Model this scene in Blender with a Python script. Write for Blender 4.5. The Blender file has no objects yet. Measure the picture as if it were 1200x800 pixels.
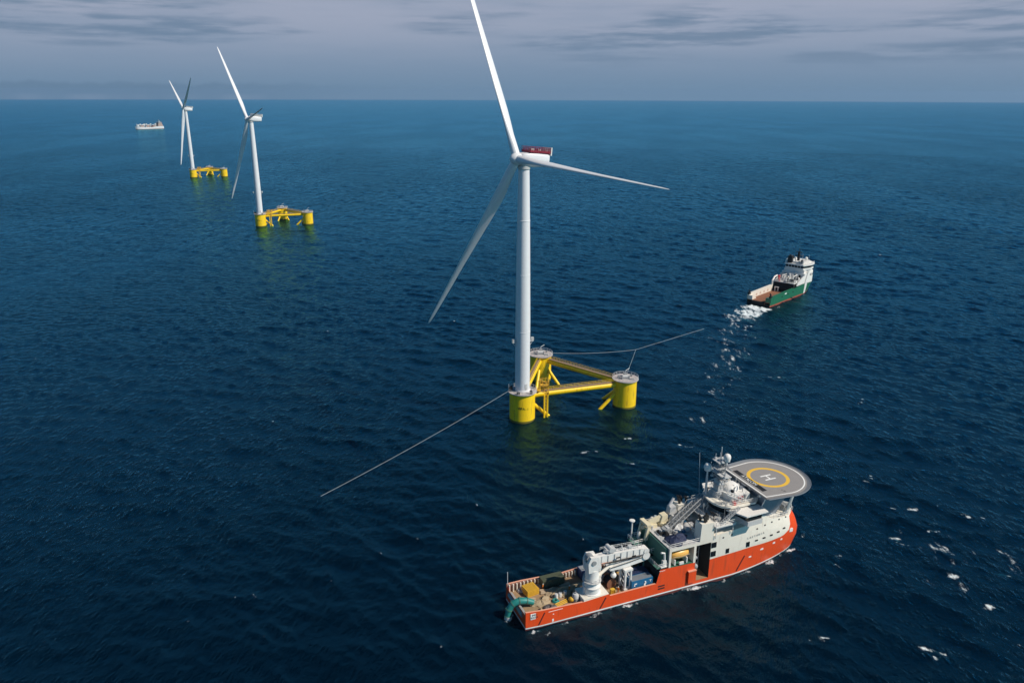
import bpy, bmesh, math, random
import numpy as np
from mathutils import Vector, Matrix, Euler

R = math.radians
SC = bpy.context.scene
COL = SC.collection

# ------------------------------------------------------------------ camera
CAM_H = 121.5
PITCH = math.atan(289 / 900)
cd = bpy.data.cameras.new('camera'); cam = bpy.data.objects.new('camera', cd); COL.objects.link(cam)
cd.sensor_width = 36; cd.lens = 27.0; cd.clip_start = 1.0; cd.clip_end = 80000
cam.matrix_world = Matrix.Translation((0, 0, CAM_H)) @ Euler((math.pi / 2 - PITCH, 0, 0)).to_matrix().to_4x4() @ Matrix.Rotation(R(0.18), 4, 'Z')
SC.camera = cam

# ------------------------------------------------------------------ light and sky
SUN_AZ, SUN_EL = R(111), R(45)            # azimuth clockwise from +Y
S = Vector((math.sin(SUN_AZ) * math.cos(SUN_EL), math.cos(SUN_AZ) * math.cos(SUN_EL), math.sin(SUN_EL)))
sd = bpy.data.lights.new('sun', 'SUN'); sd.energy = 4.6; sd.angle = R(0.53); sd.color = (1.0, 0.92, 0.80)
sun = bpy.data.objects.new('sun', sd); COL.objects.link(sun)
sun.rotation_euler = S.to_track_quat('Z', 'Y').to_euler(); sun.location = S * 900

W = bpy.data.worlds.new('World'); SC.world = W; W.use_nodes = True
SKY_K = 0.08
def build_world():
    nt = W.node_tree; N = nt.nodes; L = nt.links; N.clear()
    out = N.new('ShaderNodeOutputWorld'); bg = N.new('ShaderNodeBackground'); bg.inputs[1].default_value = SKY_K
    sky = N.new('ShaderNodeTexSky'); sky.sky_type = 'NISHITA'; sky.sun_disc = False
    sky.sun_elevation = SUN_EL; sky.sun_rotation = SUN_AZ; sky.altitude = 100
    sky.air_density = 1.0; sky.dust_density = 0.4; sky.ozone_density = 3.0
    tc = N.new('ShaderNodeTexCoord'); sep = N.new('ShaderNodeSeparateXYZ'); L.new(tc.outputs['Generated'], sep.inputs[0])
    def M(op, a, b=None, c=None):
        n = N.new('ShaderNodeMath'); n.operation = op
        for i, v in enumerate((a, b, c)):
            if v is None: continue
            if isinstance(v, (int, float)): n.inputs[i].default_value = v
            else: L.new(v, n.inputs[i])
        return n.outputs[0]
    def SS(v, lo, hi, a=0.0, b=1.0):
        n = N.new('ShaderNodeMapRange'); n.interpolation_type = 'SMOOTHSTEP'
        L.new(v, n.inputs[0]); n.inputs[1].default_value = lo; n.inputs[2].default_value = hi
        n.inputs[3].default_value = a; n.inputs[4].default_value = b
        return n.outputs[0]
    z = sep.outputs[2]
    def MIX(f, a, b):
        n = N.new('ShaderNodeMix'); n.data_type = 'RGBA'
        if isinstance(f, float): n.inputs[0].default_value = f
        else: L.new(f, n.inputs[0])
        for i, v in ((6, a), (7, b)):
            if isinstance(v, tuple): n.inputs[i].default_value = (*v, 1)
            else: L.new(v, n.inputs[i])
        return n.outputs[2]
    k = 1 / SKY_K
    c = lambda r, g, b: (r * k, g * k, b * k)
    # marine haze layer over the horizon
    haze = MIX(SS(z, -.01, 0.10), c(.150, .250, .375), c(.34, .385, .50))
    # streaky stratus banks: noise over (azimuth, elevation)
    az = M('ARCTAN2', sep.outputs[0], sep.outputs[1])
    def noise(sx, sz, ox, detail, rough):
        cb = N.new('ShaderNodeCombineXYZ'); L.new(M('MULTIPLY_ADD', az, sx, ox), cb.inputs[0]); L.new(M('MULTIPLY', z, sz), cb.inputs[1])
        t = N.new('ShaderNodeTexNoise'); t.inputs['Scale'].default_value = 1; t.inputs['Detail'].default_value = detail
        t.inputs['Roughness'].default_value = rough; L.new(cb.outputs[0], t.inputs['Vector']); return t.outputs[0]
    big = noise(2.6, 22, 3.3, 4, .55)
    haze = MIX(SS(big, .40, .72, 0.0, .42), haze, c(.175, .265, .39))
    st = noise(9.0, 85, 27.0, 6, .55)
    gate = noise(3.2, 34, 52.0, 2, .5)
    band = M('MULTIPLY', SS(z, .020, .055), SS(z, .125, .095))
    streak = M('MULTIPLY', M('MULTIPLY', SS(st, .40, .62), SS(gate, .46, .60)), band)
    haze = MIX(M('MULTIPLY', streak, .75), haze, c(.135, .215, .325))
    # low fog bank and a dim coast-like cloud bank on the left part of the horizon
    left = SS(az, -.10, -.42); lump = noise(26, 0, 4.4, 5, .6); edge = M('MULTIPLY_ADD', lump, .020, .0015)
    bank = M('MULTIPLY', M('MULTIPLY', SS(M('SUBTRACT', edge, z), -.002, .003), left), .36)
    haze = MIX(bank, haze, c(.085, .155, .25))
    fog = M('MULTIPLY', M('MULTIPLY', SS(z, .0012, -.003), left), SS(noise(13, 0, 9.9, 3, .5), .40, .62))
    haze = MIX(M('MULTIPLY', fog, .28), haze, c(.30, .37, .50))
    clear = N.new('ShaderNodeMix'); clear.data_type = 'RGBA'; clear.blend_type = 'MULTIPLY'; clear.inputs[0].default_value = 1
    L.new(sky.outputs[0], clear.inputs[6]); L.new(MIX(SS(z, .12, .75), (.24, .92, 1.18), (.11, .34, .45)), clear.inputs[7])
    col = MIX(SS(z, .105, .19), haze, clear.outputs[2])
    L.new(col, bg.inputs[0]); L.new(bg.outputs[0], out.inputs[0])
build_world()

SC.render.engine = 'CYCLES'
SC.view_settings.view_transform = 'Standard'; SC.view_settings.look = 'None'
SC.view_settings.gamma = 1; SC.view_settings.exposure = 0.0; SC.view_settings.use_curve_mapping = False
SC.cycles.max_bounces = 6; SC.cycles.volume_bounces = 0

# ------------------------------------------------------------------ helpers
def tag(o, label=None, cat=None, group=None, kind=None):
    if label: o['label'] = label
    if cat: o['category'] = cat
    if group: o['group'] = group
    if kind: o['kind'] = kind
    return o

def empty(name, loc, rz, label, cat, group=None):
    o = bpy.data.objects.new(name, None); COL.objects.link(o); o.empty_display_size = 2
    o.location = loc; o.rotation_euler = (0, 0, rz)
    return tag(o, label, cat, group)

class MB:
    """collects shapes, then links them as one mesh"""
    def __init__(s, M=None): s.v = []; s.f = []; s.m = []; s.M = M
    def add(s, vs, fs, mi=0, M=None):
        o = len(s.v)
        for p in vs:
            p = Vector(p)
            if M is not None: p = M @ p
            if s.M is not None: p = s.M @ p
            s.v.append(tuple(p))
        for f in fs: s.f.append([i + o for i in f]); s.m.append(mi)
        return s
    def box(s, x0, x1, y0, y1, z0, z1, mi=0, M=None, ins=0.0):
        i = ins
        vs = [(x0, y0, z0), (x1, y0, z0), (x1, y1, z0), (x0, y1, z0), (x0 + i, y0 + i, z1), (x1 - i, y0 + i, z1), (x1 - i, y1 - i, z1), (x0 + i, y1 - i, z1)]
        return s.add(vs, [(3, 2, 1, 0), (4, 5, 6, 7), (0, 1, 5, 4), (1, 2, 6, 5), (2, 3, 7, 6), (3, 0, 4, 7)], mi, M)
    def tube(s, pts, r, n=8, mi=0, caps=True, M=None):
        P = [Vector(p) for p in pts]; rs = r if isinstance(r, (list, tuple)) else [r] * len(P)
        rings = []; ref = None
        for i, p in enumerate(P):
            t = (P[min(i + 1, len(P) - 1)] - P[max(i - 1, 0)]).normalized()
            if ref is None:
                ref = Vector((0, 0, 1)) if abs(t.z) < .9 else Vector((1, 0, 0))
            a = (ref - t * ref.dot(t)).normalized(); b = t.cross(a); ref = a
            rings.append([p + (a * math.cos(2 * math.pi * k / n) + b * math.sin(2 * math.pi * k / n)) * rs[i] for k in range(n)])
        return s.loft(rings, mi, True, caps, M)
    def loft(s, rings, mi=0, closed=True, caps=True, M=None):
        n = len(rings[0]); vs = [p for r in rings for p in r]; fs = []
        for i in range(len(rings) - 1):
            for k in range(n if closed else n - 1):
                k2 = (k + 1) % n
                fs.append((i * n + k, i * n + k2, (i + 1) * n + k2, (i + 1) * n + k))
        if caps and closed:
            fs.append(tuple(range(n))[::-1]); fs.append(tuple((len(rings) - 1) * n + k for k in range(n)))
        return s.add(vs, fs, mi, M)
    def lathe(s, prof, n=24, mi=0, M=None, c=(0, 0, 0)):
        rings = [[(c[0] + r * math.cos(2 * math.pi * k / n), c[1] + r * math.sin(2 * math.pi * k / n), c[2] + z) for k in range(n)] for r, z in prof]
        return s.loft(rings, mi, True, True, M)
    def ball(s, c, r, sz=1.0, n=12, mi=0, M=None):
        prof = [(max(.001, r * math.sin(math.pi * i / 8)), -r * sz * math.cos(math.pi * i / 8)) for i in range(9)]
        return s.lathe(prof, n, mi, M, c)
    def prism(s, poly, z0, z1, mi=0, M=None):
        n = len(poly)
        return s.loft([[(x, y, z0) for x, y in poly], [(x, y, z1) for x, y in poly]], mi, True, True, M)
    def side(s, poly, y0, y1, mi=0, M=None):
        """profile in x,z pushed along y"""
        return s.loft([[(x, y0, z) for x, z in poly], [(x, y1, z) for x, z in poly]], mi, True, True, M)
    def rail(s, pts, h=1.1, r=.05, step=2.0, mi=0, M=None):
        P = [Vector(p) for p in pts]; up = Vector((0, 0, h))
        for i in range(len(P) - 1):
            s.tube([P[i] + up, P[i + 1] + up], r, 5, mi, True, M); s.tube([P[i] + up * .55, P[i + 1] + up * .55], r * .8, 4, mi, True, M)
            d = (P[i + 1] - P[i]).length; n = max(1, int(d / step))
            for k in range(n + (1 if i == len(P) - 2 else 0)):
                q = P[i].lerp(P[i + 1], k / n); s.tube([q, q + up], r, 4, mi, True, M)
        return s
    def truss(s, p0, p1, w, h, nb, r=.12, mi=0, M=None):
        p0 = Vector(p0); p1 = Vector(p1); t = (p1 - p0).normalized()
        sd_ = t.cross(Vector((0, 0, 1))).normalized(); up = sd_.cross(t)
        cs = [sd_ * a * w / 2 + up * b * h / 2 for a, b in ((-1, -1), (1, -1), (1, 1), (-1, 1))]
        for c_ in cs: s.tube([p0 + c_, p1 + c_], r * 1.3, 5, mi, True, M)
        for i in range(nb):
            a = p0.lerp(p1, i / nb); b = p0.lerp(p1, (i + 1) / nb)
            for k in range(4):
                c1, c2 = cs[k], cs[(k + 1) % 4]
                s.tube([a + c1, b + c2], r * .8, 4, mi, True, M); s.tube([b + c1, b + c2], r * .8, 4, mi, True, M)
        return s
    def build(s, name, mats, parent=None, smooth=True, angle=35, label=None):
        me = bpy.data.meshes.new(name); me.from_pydata(s.v, [], s.f); me.update()
        if not isinstance(mats, (list, tuple)): mats = [mats]
        for m in mats: me.materials.append(m)
        me.polygons.foreach_set('material_index', s.m)
        bm = bmesh.new(); bm.from_mesh(me); bmesh.ops.recalc_face_normals(bm, faces=bm.faces); bm.to_mesh(me); bm.free()
        if smooth:
            me.polygons.foreach_set('use_smooth', [True] * len(me.polygons)); me.set_sharp_from_angle(angle=R(angle))
        o = bpy.data.objects.new(name, me); COL.objects.link(o); o.parent = parent
        if label: o['label'] = label
        return o

def copy_tree(o, parent=None):
    c = o.copy(); COL.objects.link(c); c.parent = parent
    for ch in list(o.children): copy_tree(ch, c)
    return c

def text_mesh(body, size, Mx, ext=.02):
    cu = bpy.data.curves.new('lettering', 'FONT'); cu.body = body; cu.size = size; cu.extrude = ext; cu.align_x = 'CENTER'; cu.align_y = 'CENTER'
    t = bpy.data.objects.new('lettering', cu); COL.objects.link(t)
    dg = bpy.context.evaluated_depsgraph_get(); me = bpy.data.meshes.new_from_object(t.evaluated_get(dg))
    vs = [Mx @ v.co for v in me.vertices]; fs = [list(p.vertices) for p in me.polygons]
    bpy.data.objects.remove(t); bpy.data.curves.remove(cu); bpy.data.meshes.remove(me)
    return vs, fs

# ------------------------------------------------------------------ materials
def paint(name, col, rough=.45, var=.12, dirt=(.25, .12, .06), dirt_amt=.25, scale=.35, streak=4.0, metal=0.0, bump=0.0):
    m = bpy.data.materials.new(name); m.use_nodes = True; nt = m.node_tree; N = nt.nodes; L = nt.links
    b = N['Principled BSDF']; b.inputs['Roughness'].default_value = rough; b.inputs['Metallic'].default_value = metal
    tc = N.new('ShaderNodeTexCoord'); mp = N.new('ShaderNodeMapping'); L.new(tc.outputs['Object'], mp.inputs[0])
    mp.inputs['Scale'].default_value = (scale, scale, scale / streak)
    n1 = N.new('ShaderNodeTexNoise'); n1.inputs['Scale'].default_value = 1.6; n1.inputs['Detail'].default_value = 8; n1.inputs['Roughness'].default_value = .65
    L.new(mp.outputs[0], n1.inputs['Vector'])
    n2 = N.new('ShaderNodeTexNoise'); n2.inputs['Scale'].default_value = 5; n2.inputs['Detail'].default_value = 6; L.new(mp.outputs[0], n2.inputs['Vector'])
    mx = N.new('ShaderNodeMix'); mx.data_type = 'RGBA'; mx.inputs[6].default_value = (*[c * (1 - var) for c in col], 1); mx.inputs[7].default_value = (*[min(1, c * (1 + var)) for c in col], 1)
    L.new(n1.outputs[0], mx.inputs[0])
    rp = N.new('ShaderNodeMapRange'); rp.inputs[1].default_value = .56; rp.inputs[2].default_value = .8; rp.inputs[4].default_value = dirt_amt; L.new(n2.outputs[0], rp.inputs[0])
    m2 = N.new('ShaderNodeMix'); m2.data_type = 'RGBA'; L.new(rp.outputs[0], m2.inputs[0]); L.new(mx.outputs[2], m2.inputs[6]); m2.inputs[7].default_value = (*dirt, 1)
    L.new(m2.outputs[2], b.inputs['Base Color'])
    if bump:
        bp = N.new('ShaderNodeBump'); bp.inputs['Strength'].default_value = 1; bp.inputs['Distance'].default_value = bump
        L.new(n2.outputs[0], bp.inputs['Height']); L.new(bp.outputs[0], b.inputs['Normal'])
    return m

RUST = (.16, .06, .02); SOOT = (.08, .08, .08)
MT = dict(
    tower=paint('turbine_white', (.74, .74, .76), .35, .04, (.5, .5, .5), .15, .05, 6),
    yellow=paint('platform_yellow', (.94, .60, .006), .4, .08, (.34, .17, .02), .7, .25, 6),
    walkway=paint('grating_brown', (.30, .20, .14), .8, .3, (.1, .07, .05), .5, 1.5, 1),
    deckplate=paint('deck_plate_grey', (.48, .43, .42), .7, .15, (.2, .14, .11), .6, .6, 1),
    orange=paint('hull_orange', (.80, .078, .012), .38, .12, (.30, .06, .03), .6, .22, 7),
    cream=paint('ship_cream_white', (.78, .73, .64), .4, .05, (.35, .25, .17), .35, .25, 5),
    white=paint('clean_white', (.76, .74, .71), .45, .07, (.36, .28, .2), .45, .5, 3),
    grey=paint('mid_grey', (.28, .29, .30), .5, .12, (.1, .1, .1), .4, .5, 3),
    pale=paint('pale_grey', (.52, .52, .52), .5, .1, (.25, .2, .16), .4, .5, 3),
    dark=paint('dark_gear_and_shade', (.012, .013, .015), .9, .3, (.03, .03, .03), .4, .5, 2),
    glass=paint('window_glass', (.012, .016, .02), .08, .3, (.02, .02, .02), .2, .5, 1),
    antifoul=paint('antifouling_red', (.13, .025, .02), .6, .2, (.05, .04, .03), .5, .3, 2),
    heli=paint('helideck_grey', (.27, .255, .25), .75, .1, (.2, .18, .17), .35, .35, 1),
    mark_white=paint('marking_white', (.82, .82, .8), .6, .05, (.4, .4, .4), .2, 1, 1),
    mark_yellow=paint('marking_yellow', (.80, .48, .05), .6, .06, (.4, .3, .1), .3, 1, 1),
    black=paint('marking_black', (.015, .014, .014), .6, .2, (.05, .05, .05), .3, 1, 1),
    wood=paint('deck_wood', (.30, .20, .115), .85, .35, (.09, .06, .04), .6, .9, 1, 0, .03),
    rust=paint('rusty_deck', (.21, .085, .045), .85, .35, (.35, .2, .12), .5, .5, 1),
    blue=paint('container_blue', (.012, .14, .30), .45, .1, (.03, .06, .1), .4, .6, 3),
    navy=paint('navy_cover', (.012, .022, .07), .6, .4, (.1, .12, .2), .5, .8, 1, 0, .25),
    olive=paint('olive_green', (.075, .085, .05), .6, .15, (.04, .04, .03), .4, .6, 2),
    ywork=paint('worn_yellow', (.72, .42, .04), .5, .15, (.25, .13, .03), .5, .8, 2),
    tan=paint('canvas_tan', (.40, .31, .20), .85, .3, (.15, .1, .06), .6, 1.2, 1, 0, .12),
    teal=paint('hose_teal', (.02, .22, .20), .5, .15, (.01, .08, .08), .4, .8, 1),
    lifeboat=paint('lifeboat_yellow', (.80, .44, .10), .35, .06, (.4, .2, .05), .3, .6, 2),
    green=paint('tug_green', (.012, .135, .07), .42, .15, (.10, .06, .03), .6, .25, 3),
    gdeck=paint('deck_green', (.03, .13, .09), .6, .2, (.08, .05, .03), .5, .6, 1),
    red=paint('signal_red', (.50, .02, .025), .5, .1, (.2, .02, .02), .3, .8, 1),
    maroon=paint('hoist_rail_red', (.24, .012, .03), .5, .15, (.08, .01, .01), .3, .8, 1),
    rope=paint('rope_white', (.46, .47, .48), .8, .1, (.4, .4, .38), .3, 2, 1),
    skin=paint('workwear_orange', (.75, .2, .03), .8, .1, (.3, .1, .02), .3, 2, 1),
)
# ------------------------------------------------------------------ sea
WAKE = []          # (x, y, half length, half width, heading, density) churned water, in metres
def _wk(x, y, a, b, hd, d): WAKE.append((x, y, a, b, R(hd), d))
# propeller wash astern of the green tug and the broken water that trails from it
_wk(147, 445, 8, 11.5, 46, 1.05); _wk(139, 434, 11, 13, 40, .88); _wk(131, 424, 12, 13, 35, .68)
_wk(122, 405, 18, 12, 50, .47); _wk(114, 385, 20, 13, 56, .45); _wk(106, 360, 22, 14, 64, .44); _wk(98, 334, 22, 12, 62, .43); _wk(86, 304, 18, 10, 60, .40); _wk(76, 282, 12, 7, 60, .42)
_wk(160, 447, 6, 1.6, 46, .62)
# wash along the orange ship and at the hose over its stern
_wk(6.5, 151.5, 7, 1.3, 22, .52); _wk(47, 171.0, 14, 1.3, 23, .60); _wk(26, 162.5, 12, 1.0, 22, .54); _wk(70, 182.5, 10, 1.1, 27, .56); _wk(-.5, 157.5, 2.6, 1.3, 60, .66)
for q, y_, l_, d_ in ((1, -7.3, 2.4, .80), (9, -7.2, 3, .66), (17, -7.4, 3, .60), (27, -7.2, 4, .66), (36, -7.3, 3, .62), (47, -7.6, 5, .84), (54, -7.3, 3, .70), (62, -6.9, 4, .66), (72, -5.6, 4, .70), (81, -3.2, 2.5, .78), (-2.4, 2.5, 1.6, .7), (-2.2, -4, 1.4, .75)):
    _wk(2.19 + q * .925 - y_ * .379, 159.5 + q * .379 + y_ * .925, l_, .8, 22.3, d_)
_wk(85, 195.5, 3.5, 1.2, 40, .55); _wk(128, 187, 22, 12, -20, .40); _wk(118, 170, 14, 5, -20, .36)
# water breaking round the floats
for bx, by in ((4.1, 279.1), (46.2, 293.1), (12.8, 323.5)): _wk(bx - .5, by - .5, 6.6, 6.4, 0, .52)
_wk(-1235, 2912, 46, 4, 49, .9)
_r = random.Random(3)
for x, y in ((140, 205), (125, 200), (110, 192), (117, 177), (130, 177), (96, 146), (73, 151), (87, 276), (64, 256), (43, 242), (88, 182), (121, 209), (121, 161), (120, 230), (45, 262), (28, 249), (96, 213), (119, 329), (146, 298)):
    for k in range(3): _wk(x + _r.uniform(-3, 3), y + _r.uniform(-2.5, 2.5), _r.uniform(.9, 3.2), _r.uniform(.4, 1.1), _r.uniform(-50, 10), _r.uniform(.52, .84))

def build_sea():
    rs = [0.0, 20.0]; r = 40.0; R_END = 18540.0
    while r < R_END:
        rs.append(r)
        r += max(.7, (.0038 if r < 380 else .0026) * r) if r < 1900 else r * .02
    rs.append(R_END); rs = np.array(rs)
    th = np.concatenate([np.linspace(R(49), R(131), 860), np.linspace(R(131), R(409), 110)[1:-1]])
    nr, nt_ = len(rs), len(th)
    rr, tt = np.meshgrid(rs, th, indexing='ij')
    X = rr * np.cos(tt); Y = rr * np.sin(tt); Z = np.zeros_like(X)
    dth = np.where(np.arange(nt_) < 860, R(82) / 860, R(278) / 110)
    spac = np.maximum(np.gradient(rs)[:, None] * np.ones_like(X), rr * dth[None, :])
    rng = np.random.default_rng(11)
    NW = 90; lam = np.exp(np.linspace(np.log(2.6), np.log(60), NW)) * rng.uniform(.93, 1.07, NW)
    main = math.atan2(.80, .60); ang = main + rng.normal(0, R(34), NW)
    slope = .126 * math.sqrt(2 / NW) * np.interp(np.log(lam), np.log([2.6, 8, 16, 30, 60]), [1.45, 1.25, .72, .34, .12])
    ph = rng.uniform(0, 2 * np.pi, NW)
    DX = np.zeros_like(X); DY = np.zeros_like(X); J = np.zeros_like(X)
    # slow gusts make some patches of water rougher than others
    gust = 1 + .22 * np.sin(X / 83 + 1.3 * np.sin(Y / 120)) * np.sin(Y / 97 + X / 210 + 1.0)
    for i in range(NW):
        k = 2 * np.pi / lam[i]; kx, ky = k * math.cos(ang[i]), k * math.sin(ang[i]); a = slope[i] / k
        w = np.clip((lam[i] / spac - 2.1) / 1.2, 0, 1); w = w * w * (3 - 2 * w) * gust
        p = kx * X + ky * Y + ph[i]; sn, cs = np.sin(p), np.cos(p)
        Z += w * a * cs; DX -= w * a * .8 * math.cos(ang[i]) * sn; DY -= w * a * .8 * math.sin(ang[i]) * sn
        J += w * slope[i] * cs
    X2, Y2 = X + DX, Y + DY
    wake = np.zeros_like(X)
    for (x, y, a, b, hd, d) in WAKE:
        u = ((X2 - x) * math.cos(hd) + (Y2 - y) * math.sin(hd)) / a; v = (-(X2 - x) * math.sin(hd) + (Y2 - y) * math.cos(hd)) / b
        wake = np.maximum(wake, d * np.clip(1.25 - (u * u + v * v), 0, 1))
    crest = np.clip((J - .25) / .2, 0, 1) * (rr < 2400)
    fade = 1 - np.clip((rr - 9000) / 9000, 0, 1)
    v = np.stack([X2, Y2, Z * fade], -1).reshape(-1, 3).astype(np.float32)
    i0 = (np.arange(nr - 1)[:, None] * nt_ + np.arange(nt_)[None, :]); jn = (np.arange(nt_) + 1) % nt_
    a = i0; b = np.arange(nr - 1)[:, None] * nt_ + jn[None, :]; c = b + nt_; d = a + nt_
    q = np.stack([a, d, c, b], -1).reshape(-1, 4).astype(np.int32)
    me = bpy.data.meshes.new('sea'); me.vertices.add(len(v)); me.vertices.foreach_set('co', v.ravel())
    me.loops.add(q.size); me.loops.foreach_set('vertex_index', q.ravel())
    me.polygons.add(len(q)); me.polygons.foreach_set('loop_start', np.arange(0, q.size, 4, dtype=np.int32))
    me.update(calc_edges=True)
    me.polygons.foreach_set('use_smooth', np.ones(len(q), dtype=bool))
    for nm, arr in (('wake', wake), ('crest', crest)):
        at = me.attributes.new(nm, 'FLOAT', 'POINT'); at.data.foreach_set('value', arr.ravel().astype(np.float32))
    o = bpy.data.objects.new('sea', me); COL.objects.link(o); tag(o, kind='structure')
    # material
    m = bpy.data.materials.new('sea_water'); m.use_nodes = True; nt = m.node_tree; N = nt.nodes; L = nt.links
    N.remove(N['Principled BSDF']); out = N['Material Output']
    tc = N.new('ShaderNodeTexCoord')
    def noise(scale, detail, rough, stretch=(1, 1, 1), rot=0.0, off=(0, 0, 0), typ='FBM'):
        mp = N.new('ShaderNodeMapping'); L.new(tc.outputs['Object'], mp.inputs[0])
        mp.inputs['Rotation'].default_value = (0, 0, rot); mp.inputs['Scale'].default_value = stretch; mp.inputs['Location'].default_value = off
        t = N.new('ShaderNodeTexNoise'); t.inputs['Scale'].default_value = scale; t.inputs['Detail'].default_value = detail; t.inputs['Roughness'].default_value = rough
        L.new(mp.outputs[0], t.inputs['Vector']); return t.outputs[0]
    def M(op, a, b=None, c=None, clamp=False):
        n = N.new('ShaderNodeMath'); n.operation = op; n.use_clamp = clamp
        for i, v in enumerate((a, b, c)):
            if v is None: continue
            if isinstance(v, (int, float)): n.inputs[i].default_value = v
            else: L.new(v, n.inputs[i])
        return n.outputs[0]
    def SS(v, lo, hi, a=0.0, b=1.0):
        n = N.new('ShaderNodeMapRange'); n.interpolation_type = 'SMOOTHSTEP'
        L.new(v, n.inputs[0]); n.inputs[1].default_value = lo; n.inputs[2].default_value = hi; n.inputs[3].default_value = a; n.inputs[4].default_value = b
        return n.outputs[0]
    rot = -main
    # wind ripples, crests across the wind
    r1 = noise(.72, 4, .6, (1.0, .45, 1), rot); r2 = noise(2.0, 4, .6, (1.0, .5, 1), rot + .35, (9, 4, 0))
    b1 = N.new('ShaderNodeBump'); gusts = noise(.006, 4, .6, (1.0, .35, 1), rot, (4, 4, 0)); L.new(SS(gusts, .34, .64, .55, 1.15), b1.inputs['Strength']); b1.inputs['Distance'].default_value = .62; L.new(r1, b1.inputs['Height'])
    # longer wind waves that the far mesh is too coarse to carry
    far = N.new('ShaderNodeVectorMath'); far.operation = 'LENGTH'; L.new(tc.outputs['Object'], far.inputs[0])
    r0 = noise(.11, 3, .55, (1.0, .36, 1), rot, (2, 8, 0)); b0 = N.new('ShaderNodeBump'); b0.inputs['Distance'].default_value = 3.0; L.new(r0, b0.inputs['Height']); L.new(SS(far.outputs['Value'], 350, 1100), b0.inputs['Strength'])
    L.new(b0.outputs[0], b1.inputs['Normal'])
    b2 = N.new('ShaderNodeBump'); L.new(SS(gusts, .34, .64, .5, 1.15), b2.inputs['Strength']); b2.inputs['Distance'].default_value = .26; L.new(r2, b2.inputs['Height']); L.new(b1.outputs[0], b2.inputs['Normal'])
    aw = N.new('ShaderNodeAttribute'); aw.attribute_name = 'wake'; ac = N.new('ShaderNodeAttribute'); ac.attribute_name = 'crest'
    wk, cr = aw.outputs['Fac'], ac.outputs['Fac']
    # foam: broken-up threshold of noise; denser where the water is churned
    f1 = noise(.50, 10, .72, (1.2, .45, 1), rot, (3, 7, 0)); f2 = noise(1.6, 6, .7, (1, 1, 1), .4, (1, 2, 0))
    f3 = noise(.045, 2, .5, (1, 1, 1), 0, (5, 0, 0))
    fw = noise(.26, 9, .64, (1.3, .5, 1), rot, (13, 7, 0))
    lvw = M('ADD', M('MULTIPLY', fw, .8), M('MULTIPLY', f2, .2))
    lvl = M('ADD', M('MULTIPLY', f1, .75), M('MULTIPLY', f2, .25))
    wf = SS(M('ADD', lvw, M('MULTIPLY', wk, .29)), .655, .82)
    wf = M('MULTIPLY', M('MULTIPLY', wf, SS(wk, 0.02, .12)), SS(M('ADD', noise(.10, 3, .55, (1, .6, 1), .6, (6, 1, 0)), M('MULTIPLY', wk, .16)), .50, .60))
    cf = M('MULTIPLY', SS(M('ADD', lvl, M('MULTIPLY', cr, .16)), .635, .72), SS(cr, .05, .25))
    cf = M('MULTIPLY', cf, SS(f3, .50, .60))
    foam = M('MAXIMUM', wf, M('MULTIPLY', cf, .85), clamp=True)
    # body colour: deep navy, milky turquoise where bubbles are mixed in
    mx = N.new('ShaderNodeMix'); mx.data_type = 'RGBA'; mx.inputs[6].default_value = (.0002, .0052, .0128, 1); mx.inputs[7].default_value = (.006, .055, .085, 1)
    L.new(M('MULTIPLY', SS(wk, .45, 1.2), .8), mx.inputs[0])
    body = N.new('ShaderNodeBsdfDiffuse'); L.new(mx.outputs[2], body.inputs[0])
    gl = N.new('ShaderNodeBsdfGlossy'); gl.inputs['Color'].default_value = (.31, .81, .97, 1); L.new(b2.outputs[0], gl.inputs['Normal'])
    fr = N.new('ShaderNodeFresnel'); fr.inputs['IOR'].default_value = 1.333; L.new(b2.outputs[0], fr.inputs['Normal'])
    water = N.new('ShaderNodeMixShader'); L.new(fr.outputs[0], water.inputs[0]); L.new(body.outputs[0], water.inputs[1]); L.new(gl.outputs[0], water.inputs[2])
    fm = N.new('ShaderNodeBsdfDiffuse'); fm.inputs[0].default_value = (.74, .79, .82, 1)
    # sub-resolution wave slopes widen the sheen on the open sea beyond the modelled waves
    gp = N.new('ShaderNodeVectorMath'); gp.operation = 'LENGTH'; L.new(tc.outputs['Object'], gp.inputs[0])
    L.new(SS(gp.outputs['Value'], 300, 3600, .07, .20), gl.inputs['Roughness'])
    ms = N.new('ShaderNodeMixShader'); L.new(foam, ms.inputs[0]); L.new(water.outputs[0], ms.inputs[1]); L.new(fm.outputs[0], ms.inputs[2])
    L.new(ms.outputs[0], out.inputs[0])
    me.materials.append(m)
    return o
build_sea()

def build_haze():
    mb = MB().box(-19200, 19200, -19200, 19200, -3.5, 215)
    m = bpy.data.materials.new('sea_haze'); m.use_nodes = True; nt = m.node_tree; nt.nodes.clear()
    o = nt.nodes.new('ShaderNodeOutputMaterial'); v = nt.nodes.new('ShaderNodeVolumePrincipled')
    v.inputs['Color'].default_value = (.42, .66, .95, 1); v.inputs['Density'].default_value = HAZE; v.inputs['Anisotropy'].default_value = .1
    nt.links.new(v.outputs[0], o.inputs['Volume'])
    tag(mb.build('haze', m, smooth=False), 'thin blue marine haze lying over the whole sea', 'haze', kind='stuff')
HAZE = 2.3e-5
build_haze()

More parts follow.
